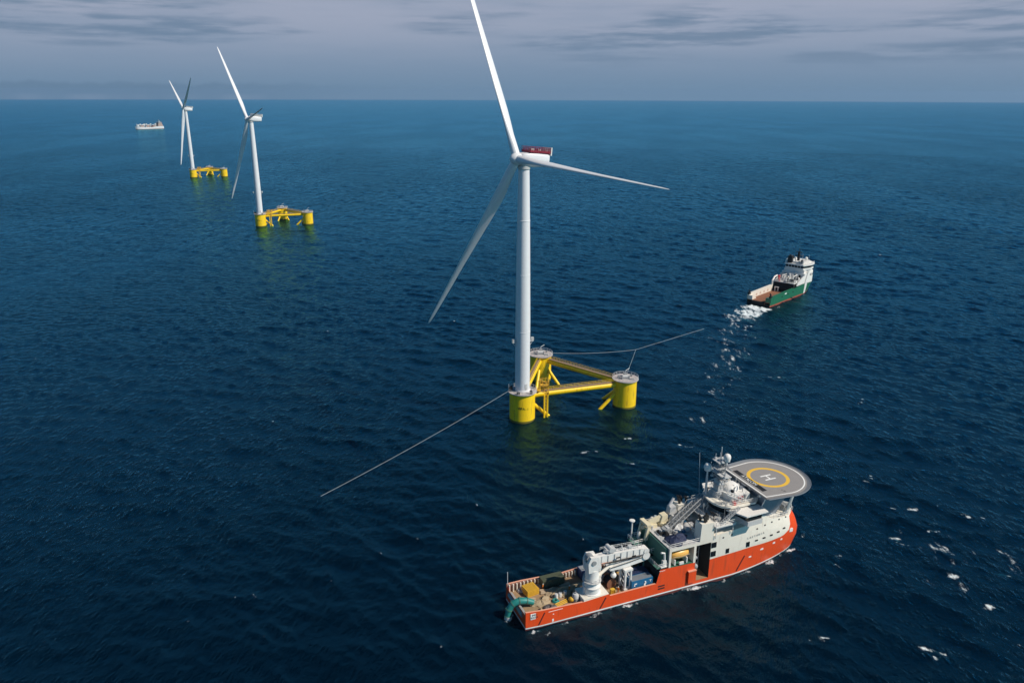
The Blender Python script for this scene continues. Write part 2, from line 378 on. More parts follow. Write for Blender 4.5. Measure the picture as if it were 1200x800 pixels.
# ------------------------------------------------------------------ floating wind turbines
VB = Vector((42.1, 14.0, 0)); VC = Vector((8.7, 44.4, 0)); ROT_A = R(34.4); OVER = 3.1
def blade_mesh():
    st = [(0, 3.0, 3.0), (.02, 3.0, 3.0), (.05, 3.1, 2.9), (.10, 3.5, 2.4), (.16, 4.1, 1.8), (.22, 4.2, 1.4), (.32, 3.8, 1.1), (.45, 3.2, .82), (.6, 2.5, .6), (.75, 2.1, .42), (.87, 1.55, .28), (.95, 1.15, .17), (.985, .7, .1), (1, .15, .05)]
    rings = []; n = 20
    for s, c, t in st:
        tw = R(14 * (1 - min(1, s * 1.15)) ** 2); ring = []; bl = min(1, max(0, (s - .03) / .15))
        for k in range(n):
            a = 2 * math.pi * k / n; x = math.cos(a); y = math.sin(a)
            ya = y * (1 if bl == 0 else (1 - bl) + bl * (.35 + .75 * (1 + x) / 2))   # x=+1 leading edge
            px, py = x * c / 2 - bl * c * .18, ya * t / 2
            ring.append((px * math.cos(tw) - py * math.sin(tw), px * math.sin(tw) + py * math.cos(tw) + 0.0, 1.2 + s * 81.0))
        rings.append(ring)
    return rings

def rotor_frame(a, tilt):
    n = Vector((-math.cos(a) * math.cos(tilt), -math.sin(a) * math.cos(tilt), math.sin(tilt)))
    t = n.cross(Vector((0, 0, 1))).normalized(); up = t.cross(n)
    if up.z < 0: up = -up
    return n, t, up
def hub_matrix(hz, a, tilt):
    n, t, up = rotor_frame(a, tilt); o = Vector((0, 0, hz)) + n * OVER
    M = Matrix((n, t, up)).transposed().to_4x4(); M.translation = o; return M
def blade_matrix(hz, a, tilt, ang, cone, pitch):
    n, t, up = rotor_frame(a, tilt); o = Vector((0, 0, hz)) + n * OVER
    r = (up * math.cos(ang) + t * math.sin(ang)) * math.cos(cone) + n * math.sin(cone); r.normalize()
    q = r.cross(n).normalized(); c = q.cross(r).normalized()         # c points upwind
    M = Matrix((c, q, r)).transposed().to_4x4() @ Matrix.Rotation(pitch, 4, 'Z'); M.translation = o; return M

GROUP_T = 'wind turbines on yellow three-column floats'
def make_turbine():
    root = empty('floating_wind_turbine', (4.1, 279.1, 0), 0, 'nearest, tallest white wind turbine with a red hoist deck on its nacelle', 'wind turbine', GROUP_T)
    HZ = 99.6
    # tower
    mb = MB(); mb.lathe([(3.05, 12.0), (3.05, 12.5), (2.85, 12.6), (2.8, 40), (2.4, 72), (1.95, 96.4)], 32)
    for z in (36, 58, 78): q = 2.8 - (z - 40) * .0125 if z > 40 else 2.81; mb.lathe([(q - .04, z - .16), (q + .05, z - .1), (q + .05, z + .1), (q - .04, z + .16)], 32)
    tw = mb.build('tower', MT['tower'], root)
    for a in (R(200), R(20)):
        br = MB(Matrix.Rotation(a, 4, 'Z')); br.box(2.6, 4.3, -.6, .6, 31.8, 32.0); br.box(3.5, 4.4, -.5, .5, 32.0, 33.2); br.tube([(2.7, 0, 30), (4.2, 0, 31.8)], .12, 6)
        br.rail([(2.9, -.6, 32), (4.3, -.6, 32), (4.3, .6, 32), (2.9, .6, 32)], 1.1, .05, 1.0)
        br.build('service_bracket', MT['pale'], tw)
    dr = MB(Matrix.Rotation(R(-60), 4, 'Z')); dr.box(2.75, 2.93, -.5, .5, 13.1, 15.4); dr.build('door', MT['pale'], tw)
    # three columns
    for nm, off, r in (('column', Vector((0, 0, 0)), 5.0), ('column', VB, 4.7), ('column', VC, 4.7)):
        Mx = Matrix.Translation(off); mb = MB(Mx)
        mb.lathe([(r, -9), (r, 11.25), (r + .12, 11.3), (r + .12, 11.6), (r - .02, 11.62)], 48)
        c = mb.build(nm, MT['yellow'], root, angle=30)
        mb = MB(Mx); mb.lathe([(r + .65, 11.62), (r + .65, 11.95), (.2, 12.0)], 40); mb.build('deck_plate', MT['deckplate'], c)
        mb = MB(Mx); mb.rail([((r + .5) * math.cos(2 * math.pi * k / 20), (r + .5) * math.sin(2 * math.pi * k / 20), 11.95) for k in range(21)], 1.15, .05, 3.0); mb.build('railing', MT['pale'], c)
        mb = MB(Mx)
        if off.length > 1:
            # winch, chain stopper and lockers on deck
            mb.tube([(-1.3, -.9, 12.9), (1.3, -.9, 12.9)], .8, 12); mb.box(-1.5, -1.25, -1.8, 0, 12, 13.6); mb.box(1.25, 1.5, -1.8, 0, 12, 13.6); mb.box(-1.6, 1.6, -1.9, .1, 11.99, 12.15); mb.build('deck_winch', MT['pale'], c)
            for q in ((-.6, .8, 1.2, 2.6, 12, 13.4), (-3.2, -2.4, -.4, .4, 12, 13.1), (2.2, 3.0, 1.4, 2.0, 12, 12.9), (1.6, 3.2, -2.4, -1.6, 12, 12.5)): MB(Mx).box(*q).build('deck_locker', MT['grey'], c, smooth=False)
            MB(Mx).tube([(0, 0, 12), (0, 0, 15.2), (1.6, 1.0, 15.8)], .14, 6).build('davit', MT['pale'], c); MB(Mx).tube([(-3, -2, 12), (-3, -2, 14.6)], .08, 5).build('lamp_post', MT['pale'], c)
        else:
            for q in ((-5.2, -4.2, -1.6, -.4, 11.97, 13.7), (-4.6, -3.8, 1.0, 2.0, 11.97, 13.2), (-2.2, -1.0, -4.8, -4.0, 11.97, 12.8), (2.8, 3.8, -4.2, -3.4, 11.97, 13.3)): MB(Mx).box(*q).build('deck_locker', MT['dark'], c, smooth=False)
            MB(Mx).tube([(-5.3, -1.2, 12), (-5.3, -1.2, 15)], .09, 5).build('lamp_post', MT['pale'], c); MB(Mx).tube([(3.6, -3.6, 12), (3.6, -3.6, 14.4), (5.2, -4.6, 14.9)], .13, 6).build('davit', MT['pale'], c)
            for k in range(4): MB(Mx).box(5.06 * math.cos(R(-128)) - .1, 5.06 * math.cos(R(-128)) + .1, 5.06 * math.sin(R(-128)) - .05, 5.06 * math.sin(R(-128)) + .2, 1.4 + k * 1.1, 1.9 + k * 1.1).build('draught_mark', MT['black'], c, smooth=False)
            # dark lettering on the float
            tx = MB()
            for i, ch in enumerate('WFA-1'):
                a = R(-103 + i * 9.5); Mt = Matrix.Translation((math.cos(a) * 5.03, math.sin(a) * 5.03, 6.3 - .12 * i)) @ Matrix.Rotation(a + math.pi / 2, 4, 'Z') @ Matrix.Rotation(math.pi / 2, 4, 'X')
                vs, fs = text_mesh(ch, 1.45, Mt); tx.add(vs, fs)
            tx.build('lettering', MT['black'], c, smooth=False)
        # weed and rust band at the waterline
        mb = MB(Mx); mb.lathe([(r + .015, -2), (r + .015, .75), (r, .76)], 48); mb.build('waterline_band', MT['weed'], c)
    # bracing between the columns: top chord with walkway, diagonal knees into the water
    for p, q, rp, rq in ((Vector((0, 0, 0)), VB, 5, 4.7), (Vector((0, 0, 0)), VC, 5, 4.7), (VB, VC, 4.7, 4.7)):
        d = (q - p).normalized(); a = p + d * (rp - .3); b = q - d * (rq - .3); L_ = (b - a).length
        mb = MB(); mb.tube([a + Vector((0, 0, 9.6)), b + Vector((0, 0, 9.6))], 1.15, 18)
        bm_ = mb.build('brace_beam', MT['yellow'], root)
        sdv = d.cross(Vector((0, 0, 1)))
        mb = MB(); Mx = Matrix.Identity(4); Mx.col[0][:3] = d; Mx.col[1][:3] = -sdv; Mx.translation = a + Vector((0, 0, 10.76)) + sdv * .0
        mb.box(.6, L_ - .6, -.75, .75, 0, .08, 0, Mx)
        mb.build('walkway', MT['walkway'], bm_)
        mb = MB()
        for s_ in (-.72, .72): mb.rail([(1, s_, .1), (L_ - 1, s_, .1)], 1.1, .04, 1.5, 0, Mx)
        mb.build('walkway_railing', MT['yellow'], bm_)
        for o_, dd, r_ in ((p, d, rp), (q, -d, rq)):
            mb = MB(); mb.tube([o_ + dd * (r_ - .25) + Vector((0, 0, 5.6)), o_ + dd * (r_ + 11.6) + Vector((0, 0, -5.5))], .72, 14); mb.build('knee_brace', MT['yellow'], root)
        mb = MB(); mb.tube([a + Vector((0, 0, -8)), b + Vector((0, 0, -8))], .95, 14); mb.build('lower_beam', MT['yellow'], root)
    # access platform and boat landing next to the tower column
    mb = MB(); c = Vector((8.6, 3.6, 0))
    mb.box(c.x - 1.9, c.x + 1.9, c.y - 1.9, c.y + 1.9, 9.2, 9.4); mb.box(c.x - 1.7, c.x + 1.7, c.y - 1.7, c.y + 1.7, 12.6, 12.75)
    for sx in (-1.6, 1.6):
        for sy in (-1.6, 1.6): mb.tube([(c.x + sx, c.y + sy, 8.6), (c.x + sx, c.y + sy, 14.6)], .18, 6)
    for z0, z1 in ((9.4, 12.6), (12.75, 14.6)):
        for k in range(4):
            sx, sy = ((-1.6, -1.6), (1.6, -1.6), (1.6, 1.6), (-1.6, 1.6))[k]; tx_, ty = ((1.6, -1.6), (1.6, 1.6), (-1.6, 1.6), (-1.6, -1.6))[k]
            mb.tube([(c.x + sx, c.y + sy, z0), (c.x + tx_, c.y + ty, z1)], .1, 5)
    for z in (9.4, 12.75, 14.0):
        mb.rail([(c.x - 1.8, c.y - 1.8, z), (c.x + 1.8, c.y - 1.8, z), (c.x + 1.8, c.y + 1.8, z), (c.x - 1.8, c.y + 1.8, z), (c.x - 1.8, c.y - 1.8, z)], 1.1, .07, 1.2)
    mb.box(4.2, 7.2, .6, 2.6, 11.3, 11.45); mb.rail([(5, .7, 11.45), (7.1, 2.2, 11.45)], 1.1, .07, 1); mb.tube([(6.4, 1.4, 11), (6.4, 1.4, 15.5)], .16, 6)
    mb.build('access_platform', MT['ywork'], root)
    mb = MB()
    for s_ in (-.9, .9): mb.tube([(9.3 + s_ * .7, 1.4 + s_ * .5, 9.4), (9.3 + s_ * .7, 1.4 + s_ * .5, -3)], .33, 9)
    for k in range(16): z = -1 + k * .62; mb.tube([(8.75, 1.0, z), (9.85, 1.8, z)], .05, 5)
    mb.build('boat_landing', MT['yellow'], root)
    # nacelle
    Mx = hub_matrix(HZ, ROT_A, R(5.5)); nb = MB(Mx)
    rings = []
    for x, w, zb, zt in ((-1.0, 1.7, -1.8, 1.8), (-1.6, 2.4, -2.2, 2.2), (-3.6, 2.9, -2.4, 2.6), (-7, 3.0, -2.4, 2.7), (-11.6, 2.9, -2.0, 2.6), (-12.4, 2.6, -1.7, 2.4)):
        ring = []
        for k in range(20):
            a = 2 * math.pi * k / 20; cx, sx = math.cos(a), math.sin(a)
            ex = .42; y = w * math.copysign(abs(cx) ** ex, cx); z = (zb + zt) / 2 + (zt - zb) / 2 * math.copysign(abs(sx) ** ex, sx)
            ring.append((x, y, z))
        rings.append(ring)
    nb.loft(rings); nac = nb.build('nacelle', MT['tower'], root, angle=50)
    nb = MB(Mx)
    for (x0, y0), (x1, y1) in (((-3.6, -2.7), (-12.6, -2.7)), ((-3.6, 2.7), (-12.6, 2.7)), ((-3.6, -2.7), (-3.6, 2.7)), ((-8.2, -2.7), (-8.2, 2.7))):
        nb.rail([(x0, y0, 2.6), (x1, y1, 2.6)], 2.0, .08, 1.0)
        for hz_ in (.5, 1.5): nb.tube([(x0, y0, 2.6 + hz_), (x1, y1, 2.6 + hz_)], .07, 4)
        a = Vector((x0, y0, 2.7)); b = Vector((x1, y1, 2.7)); d = (b - a); nrm = Vector((-d.y, d.x, 0)).normalized() * .03
        nb.add([a - nrm, b - nrm, b + nrm, a + nrm, a - nrm + Vector((0, 0, .75)), b - nrm + Vector((0, 0, .75)), b + nrm + Vector((0, 0, .75)), a + nrm + Vector((0, 0, .75))], [(3, 2, 1, 0), (4, 5, 6, 7), (0, 1, 5, 4), (1, 2, 6, 5), (2, 3, 7, 6), (3, 0, 4, 7)])
    nb.box(-12.6, -3.6, -2.7, 2.7, 2.62, 2.76)
    nb.build('hoist_platform', MT['maroon'], nac)
    nb = MB(Mx); nb.box(-13.1, -12.65, -2.8, 2.8, 2.0, 4.8); nb.build('cooler_panel', MT['white'], nac)
    for q in ((-6.4, -5.2, -1, .6, 2.77, 4.0), (-10.4, -9.2, .2, 1.8, 2.77, 3.9), (-11.8, -11.2, -1.6, 1.6, 2.77, 3.6)): MB(Mx).box(*q).build('roof_locker', MT['pale'], nac, smooth=False)
    nb = MB(Matrix.Identity(4)); nb.lathe([(2.05, 96.2), (2.3, 96.4), (2.3, 97.6)], 28); nb.build('yaw_collar', MT['pale'], nac)
    # hub and blades keep their own transforms so that each copy turns its own rotor
    hb = MB(); rings = []
    for x, r_ in ((-1.2, 1.7), (-1.1, 2.05), (0, 2.2), (.9, 2.1), (1.7, 1.75), (2.4, 1.1), (2.75, .4), (2.8, .05)):
        rings.append([(x, r_ * math.cos(2 * math.pi * k / 28), r_ * math.sin(2 * math.pi * k / 28)) for k in range(28)])
    hb.loft(rings); h = hb.build('hub', MT['tower'], root, angle=60); h.matrix_local = Mx
    br = blade_mesh()
    bl0 = None
    for k in range(3):
        if bl0 is None: b = MB().loft(br).build('blade', MT['tower'], root, angle=50); bl0 = b
        else: b = bl0.copy(); COL.objects.link(b); b.parent = root
    return root

def pose_rotor(root, hz, a, tilt, th, cone, pitch=R(8)):
    k = 0
    for ch in root.children:
        if ch.name.startswith('hub'): ch.matrix_local = hub_matrix(hz, a, tilt)
        if ch.name.startswith('blade'):
            ch.matrix_local = blade_matrix(hz, a, tilt, th + k * 2 * math.pi / 3, cone, pitch); k += 1

MT['weed'] = paint('weed_stain', (.16, .13, .012), .6, .35, (.03, .035, .01), .8, .8, 2)
T1 = make_turbine(); pose_rotor(T1, 99.6, ROT_A, R(5.5), R(28.0), R(5.2))
T2 = copy_tree(T1); T2.location = (-242.5, 739.6, 0); T2.rotation_euler.z = R(0)
T2['label'] = 'middle-sized white wind turbine, the second farthest of the three'
pose_rotor(T2, 98.8, ROT_A, R(2.6), R(37.8), R(7.2))
def plain_hoist(o):
    for c in o.children_recursive:
        if c.name.startswith('hoist_platform'): c.material_slots[0].link = 'OBJECT'; c.material_slots[0].material = MT['pale']
T3 = copy_tree(T1); T3.location = (-485.6, 1189.7, 0); T3.rotation_euler.z = R(0)
T3['label'] = 'smallest, farthest white wind turbine on a yellow float, beside the distant pale ship'
pose_rotor(T3, 100.2, ROT_A, R(6.0), R(60.7), R(3.2))

plain_hoist(T2); plain_hoist(T3)
# ------------------------------------------------------------------ ropes
def sag(a, b, s, n=14):
    a = Vector(a); b = Vector(b); return [a.lerp(b, i / n) - Vector((0, 0, s * 4 * (i / n) * (1 - i / n))) for i in range(n + 1)]
def rope(pts, label, r=.045): return tag(MB().tube(pts, r, 6).build('tow_rope', MT['rope']), label, 'rope', 'white ropes made fast to the nearest float')
A0 = Vector((4.1, 279.1, 0)); B0 = A0 + VB; C0 = A0 + VC
J0 = Vector((61.5, 362.0, 1.2))
rope(sag(A0 + Vector((-5.4, -1.8, 12.3)), (-64.0, 213.0, -.2), .9), 'long white rope running from the tower column down into the open water at left')
rope(sag(C0 + Vector((2.2, -.5, 12.6)), J0, 1.0), 'white rope from the rear column of the nearest float to the towing joint')
rope(sag(B0 + Vector((.2, -.6, 13.4)), J0, .2), 'short white rope rising from the winch on the right-hand column to the towing joint')
rope(sag(J0, (104.8, 401.6, .15), .0), 'white towing rope over the water between the joint and the green tug')
MT['slate'] = paint('dusty_roof', (.17, .19, .22), .7, .15, (.3, .28, .26), .4, .6, 1)
MT['plank'] = paint('pale_timber', (.46, .36, .25), .85, .3, (.15, .1, .06), .5, 1.2, 1)
MT['front_shade'] = paint('front_shade_bluegrey', (.20, .23, .28), .6, .1, (.1, .1, .12), .4, .4, 2)
MT['shade'] = paint('house_shade', (.36, .36, .36), .5, .1, (.2, .18, .15), .4, .4, 3)
MT['navyc'] = paint('container_navy', (.02, .045, .13), .5, .1, (.05, .05, .08), .4, .6, 3)
MT['greyn'] = paint('net_grey', (.16, .14, .14), .9, .3, (.3, .27, .24), .5, 1.2, 1, 0, .15)
# ------------------------------------------------------------------ orange offshore ship (x forward, y to port, z up; stern at x = 0)
def lerp(a, b, t): return a + (b - a) * t
def interp(x, xs, ys): return float(np.interp(x, xs, ys))
def hull_grid(mb, us, zs_of, pt, matf, skip=None, both=True):
    """us: station parameters; zs_of(u): heights; pt(u,z,side) -> point; quads get matf(u,j)"""
    for side in (-1, 1) if both else (-1,):
        cols = [[pt(u, z, side) for z in zs_of(u)] for u in us]
        n = len(cols[0]); vs = [p for c in cols for p in c]
        for i in range(len(us) - 1):
            for j in range(n - 1):
                if skip and skip(us[i], us[i + 1], zs_of(us[i])[j], zs_of(us[i])[j + 1], side): continue
                a, b, c, d = i * n + j, (i + 1) * n + j, (i + 1) * n + j + 1, i * n + j + 1
                mb.add([vs[a], vs[b], vs[c], vs[d]], [(0, 1, 2, 3) if side < 0 else (3, 2, 1, 0)], matf((us[i] + us[i + 1]) / 2, j))
    return mb
def weld(o, d=.004):
    bm = bmesh.new(); bm.from_mesh(o.data); bmesh.ops.remove_doubles(bm, verts=bm.verts, dist=d); bm.to_mesh(o.data); bm.free()
    o.data.set_sharp_from_angle(angle=R(35)); return o

SHIP_LOC = (2.19, 159.5, 0); SHIP_RZ = R(22.3)
HB = 6.6
def stem(z): return interp(z, [-2, 0, 4, 7, 10, 13], [82.6, 83.6, 85.0, 84.8, 83.3, 81.2])
def ship_pt(u, z, side):
    if u <= 58: x = u; hb = HB - (.25 if u < 3 else 0) * (1 - max(u, -1.2) / 3) 
    else:
        s = (u - 58) / 27.0; xs = stem(z); x = 58 + s * (xs - 58)
        lo = max(0, 1 - s ** 1.35) ** .62; hi = max(0, 1 - s ** 2.1) ** .52; t = min(1, max(0, z / 8)); hb = HB * lerp(lo, hi, t)
    if z > 9.5: hb -= (z - 9.5) * .10 * min(1, max(0, (u - 52) / 14)) * min(1, hb / 2)
    if u < 12 and z < .6: hb -= (.6 - z) * .15
    return (x, side * max(hb, 0.0), z)
def orange_top(u):
    return interp(u, [-1.2, 12.5, 14, 21, 21.4, 34.6, 35.6, 38, 50.6, 63.7, 71, 76, 79.6, 80.7, 81.6, 85], [4.9, 4.1, 4.0, 4.4, 3.8, 3.75, 7.6, 7.5, 6.9, 7.4, 7.1, 7.0, 8.2, 10.8, 11.9, 11.9])
def white_top(u):
    return max(orange_top(u), interp(u, [38, 47, 50.6, 51, 64, 66, 69.5, 73, 76, 79, 82, 85], [12.9, 12.9, 12.9, 13.6, 14.2, 15.4, 15.5, 13.6, 13.0, 12.3, 12.0, 12.0]))
US = [-1.2, 0, 3, 6, 9, 12.5, 14, 17.5, 21, 21.4, 25, 29, 32, 34.6, 35.6, 38, 38.6, 42, 45.4, 46.1, 48.3, 50.6, 51, 54, 58] + [58 + i * 27 / 22 for i in range(1, 23)]

SHIP = empty('offshore_ship', SHIP_LOC, SHIP_RZ, 'large orange and white work ship with a round grey helideck over its bow', 'ship')
def sp(name, mats, mb, parent=None, **k): return mb.build(name, mats, parent or SHIP, **k)
def build_ship_hull():
    mb = MB()
    zs = lambda u: [-2, .25, .62, 1.5] + [lerp(1.5, orange_top(u), t) for t in (.25, .5, .75, 1)]
    in_door = lambda a, b, z0, z1, s: s < 0 and a >= 46.0 and b <= 50.7 and z0 > 1.4
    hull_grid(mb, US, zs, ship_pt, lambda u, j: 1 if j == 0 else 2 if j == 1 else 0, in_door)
    z = zs(-1.2); T = [ship_pt(-1.2, zz, -1) for zz in z] ; T2_ = [ship_pt(-1.2, zz, 1) for zz in z]
    for j in range(len(z) - 1):   # transom, cut lower in the middle for the stern roller
        if z[j + 1] > 4.5: continue
        mb.add([T[j], T[j + 1], T2_[j + 1], T2_[j]], [(0, 1, 2, 3)], 1 if j == 0 else 2 if j == 1 else 0)
    h = weld(sp('hull', [MT['orange'], MT['antifoul'], MT['mark_white']], mb))
    # bulwark inner faces and caps
    b = MB()
    for s in (-1, 1):
        for i in range(len(US) - 1):
            u0, u1 = US[i], US[i + 1]
            if u1 > 34.7: break
            a0, a1 = orange_top(u0), orange_top(u1); y0, y1 = ship_pt(u0, 4, s)[1], ship_pt(u1, 4, s)[1]
            b.add([(u0, y0, a0 + .003), (u1, y1, a1 + .003), (u1, y1 - s * .45, a1 + .003), (u0, y0 - s * .45, a0 + .003)], [(0, 1, 2, 3)], 0)
            b.add([(u0, y0 - s * .45, a0 + .003), (u1, y1 - s * .45, a1 + .003), (u1, y1 - s * .45, 2.6), (u0, y0 - s * .45, 2.6)], [(0, 1, 2, 3)], 1)
            if s > 0:
                for k in range(max(1, int((u1 - u0) / .85))):
                    x = lerp(u0, u1, (k + .5) / max(1, int((u1 - u0) / .85))); b.box(x - .12, x + .12, y0 - .95, y0 - .44, 2.6, orange_top(x) - .15, 2)
    weld(sp('bulwark', [MT['bulcap'], MT['bulin'], MT['cream']], b, h))
    b = MB(); b.tube([(-.9, -4.2, 2.9), (-.9, 4.2, 2.9)], .75, 14, 0); sp('stern_roller', MT['grey'], b, h)
    for x, z0, z1, x2 in ((2.1, .9, 4.0, 3.6), (18.6, .9, 3.7, 20.2), (59.6, 1.1, 5.2, 62.0)):
        sp('fender_bar', MT['antifoul'], MB().tube([(x, ship_pt(x, z0, -1)[1] - .02, z0), (x2, ship_pt(x2, z1, -1)[1] - .02, z1)], .17, 6), h)
    for x, z in ((36.2, 2.5), (36.2, 1.75)): sp('freeing_port', MT['dark'], MB().box(x - 1.0, x + 1.0, -HB - .02, -HB + .3, z, z + .42), h, smooth=False)
    # hull rub marks, draught marks and registry text on the quarter
    b = MB(); pl = ship_pt(1, 3, -1)[1] - .03
    b.box(.0, 2.0, pl, pl + .2, 2.75, 4.35, 0); q = sp('registry_panel', MT['mark_white'], b, h, smooth=False)
    t = MB()
    for row, tx in ((3.9, 'IMO'), (3.2, '93104')):
        vs, fs = text_mesh(tx, .75, Matrix.Translation((1.0, pl - .03, row)) @ Matrix.Rotation(math.pi / 2, 4, 'X')); t.add(vs, fs)
    sp('lettering', MT['black'], t, q, smooth=False)
    b = MB()
    for x, z, w, hh in ((5.8, 1.2, .22, .7), (5.9, 2.9, .16, .2), (68, 5.4, .5, .5), (72.5, 5.9, .4, .5), (75.5, 6.0, .35, .4), (79.5, 7.4, .55, 1.0), (64, 4.2, .4, .4)):
        y = ship_pt(x, z, -1)[1]; b.box(x - w, x + w, y - .05, y + .3, z - hh / 2, z + hh / 2)
    for x0, x1, z in ((4.6, 8.4, 3.75), (35.4, 37.0, 7.05)): b.box(x0, x1, -HB - .03, -HB + .2, z, z + .12)
    sp('hull_mark', MT['mark_white'], b, h, smooth=False)
    # decks
    b = MB(); b.box(-1.1, 38.2, -6.1, 6.1, 2.3, 2.6); sp('work_deck', MT['wood'], b, smooth=False)
    # crane foundation raised at the starboard side
    b = MB(); b.box(14.1, 21.0, -6.55, -1.6, 2.6, 4.55); sp('crane_foundation', MT['cream'], b, smooth=False)
build_col = None
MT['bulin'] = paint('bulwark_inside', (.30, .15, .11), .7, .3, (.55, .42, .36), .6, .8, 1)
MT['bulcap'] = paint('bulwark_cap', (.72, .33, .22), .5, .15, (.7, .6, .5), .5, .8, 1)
MT['pinkish'] = paint('faded_stanchion', (.62, .46, .40), .6, .2, (.3, .1, .05), .5, .8, 1)
build_ship_hull()

def build_ship_upper():
    # white side plating of the forecastle and boat deck
    mb = MB()
    us = [38, 38.6, 42, 45.4, 46.1, 48.3, 50.6, 51, 54, 58] + [58 + i * 27 / 22 for i in range(1, 23)]
    zs = lambda u: [lerp(orange_top(u), white_top(u), t) for t in (0, .12, .5, .78, 1)] if u > 51 else [orange_top(u), 8.0, 9.8, 12.0, white_top(u)]
    def skip(a, b, z0, z1, s):
        if s > 0: return False
        return (a >= 38.5 and b <= 45.5 and z1 < 12.1) or (a >= 46.0 and b <= 50.7 and z1 < 12.1)
    hull_grid(mb, us, zs, lambda u, z, s: (lambda p: (p[0], p[1] + s * .012, p[2]))(ship_pt(u, z, s)), lambda u, j: 0, skip)
    # aft bulkhead and upper decks
    y = HB
    mb.add([(38, -y, 7.5), (38, y, 7.5), (38, y, 12.9), (38, -y, 12.9)], [(0, 1, 2, 3)], 1)
    mb.add([(37.9, -y, 12.9), (51, -y, 12.9), (51, y, 12.9), (37.9, y, 12.9)], [(0, 1, 2, 3)], 2)
    P = [ship_pt(u, white_top(u), -1) for u in us if u >= 51]; n = len(P)
    for i in range(n - 1):
        a, b = P[i], P[i + 1]; mb.add([a, b, (b[0], -b[1], b[2]), (a[0], -a[1], a[2])], [(0, 1, 2, 3)], 0)
    mb.add([(51, -y, 12.9), (51, y, 12.9), (51, y, 13.6), (51, -y, 13.6)], [(0, 1, 2, 3)], 0)
    f = weld(sp('forecastle', [MT['cream'], MT['grey'], MT['pale']], mb))
    # structure under the boat deck, set inboard; gives the recesses their backs
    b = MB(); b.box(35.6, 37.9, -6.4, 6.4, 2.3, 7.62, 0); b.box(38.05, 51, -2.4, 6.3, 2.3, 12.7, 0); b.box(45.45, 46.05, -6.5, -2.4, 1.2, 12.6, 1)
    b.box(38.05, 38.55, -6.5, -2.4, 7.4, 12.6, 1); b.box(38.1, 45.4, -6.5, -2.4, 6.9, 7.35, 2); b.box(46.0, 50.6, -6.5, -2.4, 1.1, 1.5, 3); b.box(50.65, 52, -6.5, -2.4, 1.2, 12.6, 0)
    sp('inner_bulkhead', [MT['dark'], MT['cream'], MT['gdeck'], MT['wood']], b, f, smooth=False)  # recess walls coloured near black for the shade inside
    b = MB(); 
    for z0, z1, x0 in ((1.5, 11.3, 47.6), (1.5, 11.3, 49.2)): b.tube([(x0, -3.6, z0), (x0, -3.6, z1)], .1, 6)
    for k in range(6): b.tube([(47.6, -3.6, 2.4 + k * 1.6), (49.2, -3.6, 3.2 + k * 1.6)], .06, 5)
    b.ball((46.9, -5.6, 5.2), .75); b.ball((47.0, -5.4, 7.6), .5)
    sp('hangar_rigging', MT['grey'], b, f)
    # folded side hatch below the opening
    b = MB(); b.box(44.0, 46.3, -7.15, -6.58, 1.6, 5.0); hp = sp('side_hatch', MT['orange'], b, smooth=False)
    b = MB(); b.box(43.9, 46.4, -7.2, -6.55, 5.003, 5.2); sp('hatch_lip', MT['bulcap'], b, hp, smooth=False)
    # windows and portholes of the starboard and port sides
    for s in (-1, 1):
        for x, z, w, h_ in ((51.5, 11.0, .75, 1.5), (51.5, 8.4, .75, 1.5), (56.0, 8.2, .5, 1.3), (62.6, 8.5, .55, 1.4)):
            yy = ship_pt(x, z, s)[1]; wb = MB(); wb.box(x - w, x + w, yy - .12, yy + .12, z - h_ / 2, z + h_ / 2); wn = sp('window', MT['glass'], wb, f, smooth=False)
        for x, z in ((54.3, 12.5), (57, 12.7), (65.6, 12.2), (68.4, 12.5), (71.0, 12.6), (74.0, 12.4), (77, 12.0), (65.5, 8.9), (68.2, 8.9), (70.9, 8.9), (73.6, 9.0), (76.0, 9.3)):
            u = x
            yy = ship_pt(58 + (x - 58) * 27 / (stem(z) - 58) if x > 58 else x, z, s)[1]; big = z < 9.5
            wb = MB(); wb.box(x - (.45 if big else .2), x + (.45 if big else .2), yy - .14, yy + .14, z - .16, z + .16); sp('porthole', MT['dark'], wb, f, smooth=False)
    # ship's name in small dark letters
    t = MB()
    for i, ch in enumerate('LAETANIA'):
        x = 62.5 + i * .78; z = 10.3 + i * .02; u = 58 + (x - 58) * 27 / (stem(z) - 58)
        p = Vector(ship_pt(u, z, -1)); p2 = Vector(ship_pt(u + .5, z, -1)); a = math.atan2(p2.y - p.y, p2.x - p.x)
        vs, fs = text_mesh(ch, .8, Matrix.Translation(p + Vector((0, -.06, 0))) @ Matrix.Rotation(a, 4, 'Z') @ Matrix.Rotation(math.pi / 2 - .08, 4, 'X')); t.add(vs, fs)
    sp('lettering', MT['grey'], t, f, smooth=False)
    # railings along deck edges
    for s in (-1, 1): sp('railing', MT['white'], MB().rail([ship_pt(u, white_top(u), s) for u in (64, 67, 70, 74, 78, 81, 83.5, 84.9)], 1.2, .06, 1.5), f)
    b = MB()
    b.rail([(38.1, -6.4, 12.9), (47, -6.4, 12.9)], 1.1, .05, 1.3); b.rail([(38.1, 6.4, 12.9), (47, 6.4, 12.9)], 1.1, .05, 1.3); b.rail([(38.1, -6.4, 12.9), (38.1, 6.4, 12.9)], 1.1, .05, 1.3)
    sp('railing', MT['white'], b, f)
    b = MB(); b.tube([ship_pt(u, white_top(u) + 1.25, -1) for u in (80, 82, 83.5, 84.6, 84.99)] + [ship_pt(u, white_top(u) + 1.25, 1) for u in (84.99, 84.6, 83.5, 82, 80)], .16, 8); sp('bow_rail', MT['white'], b, f)
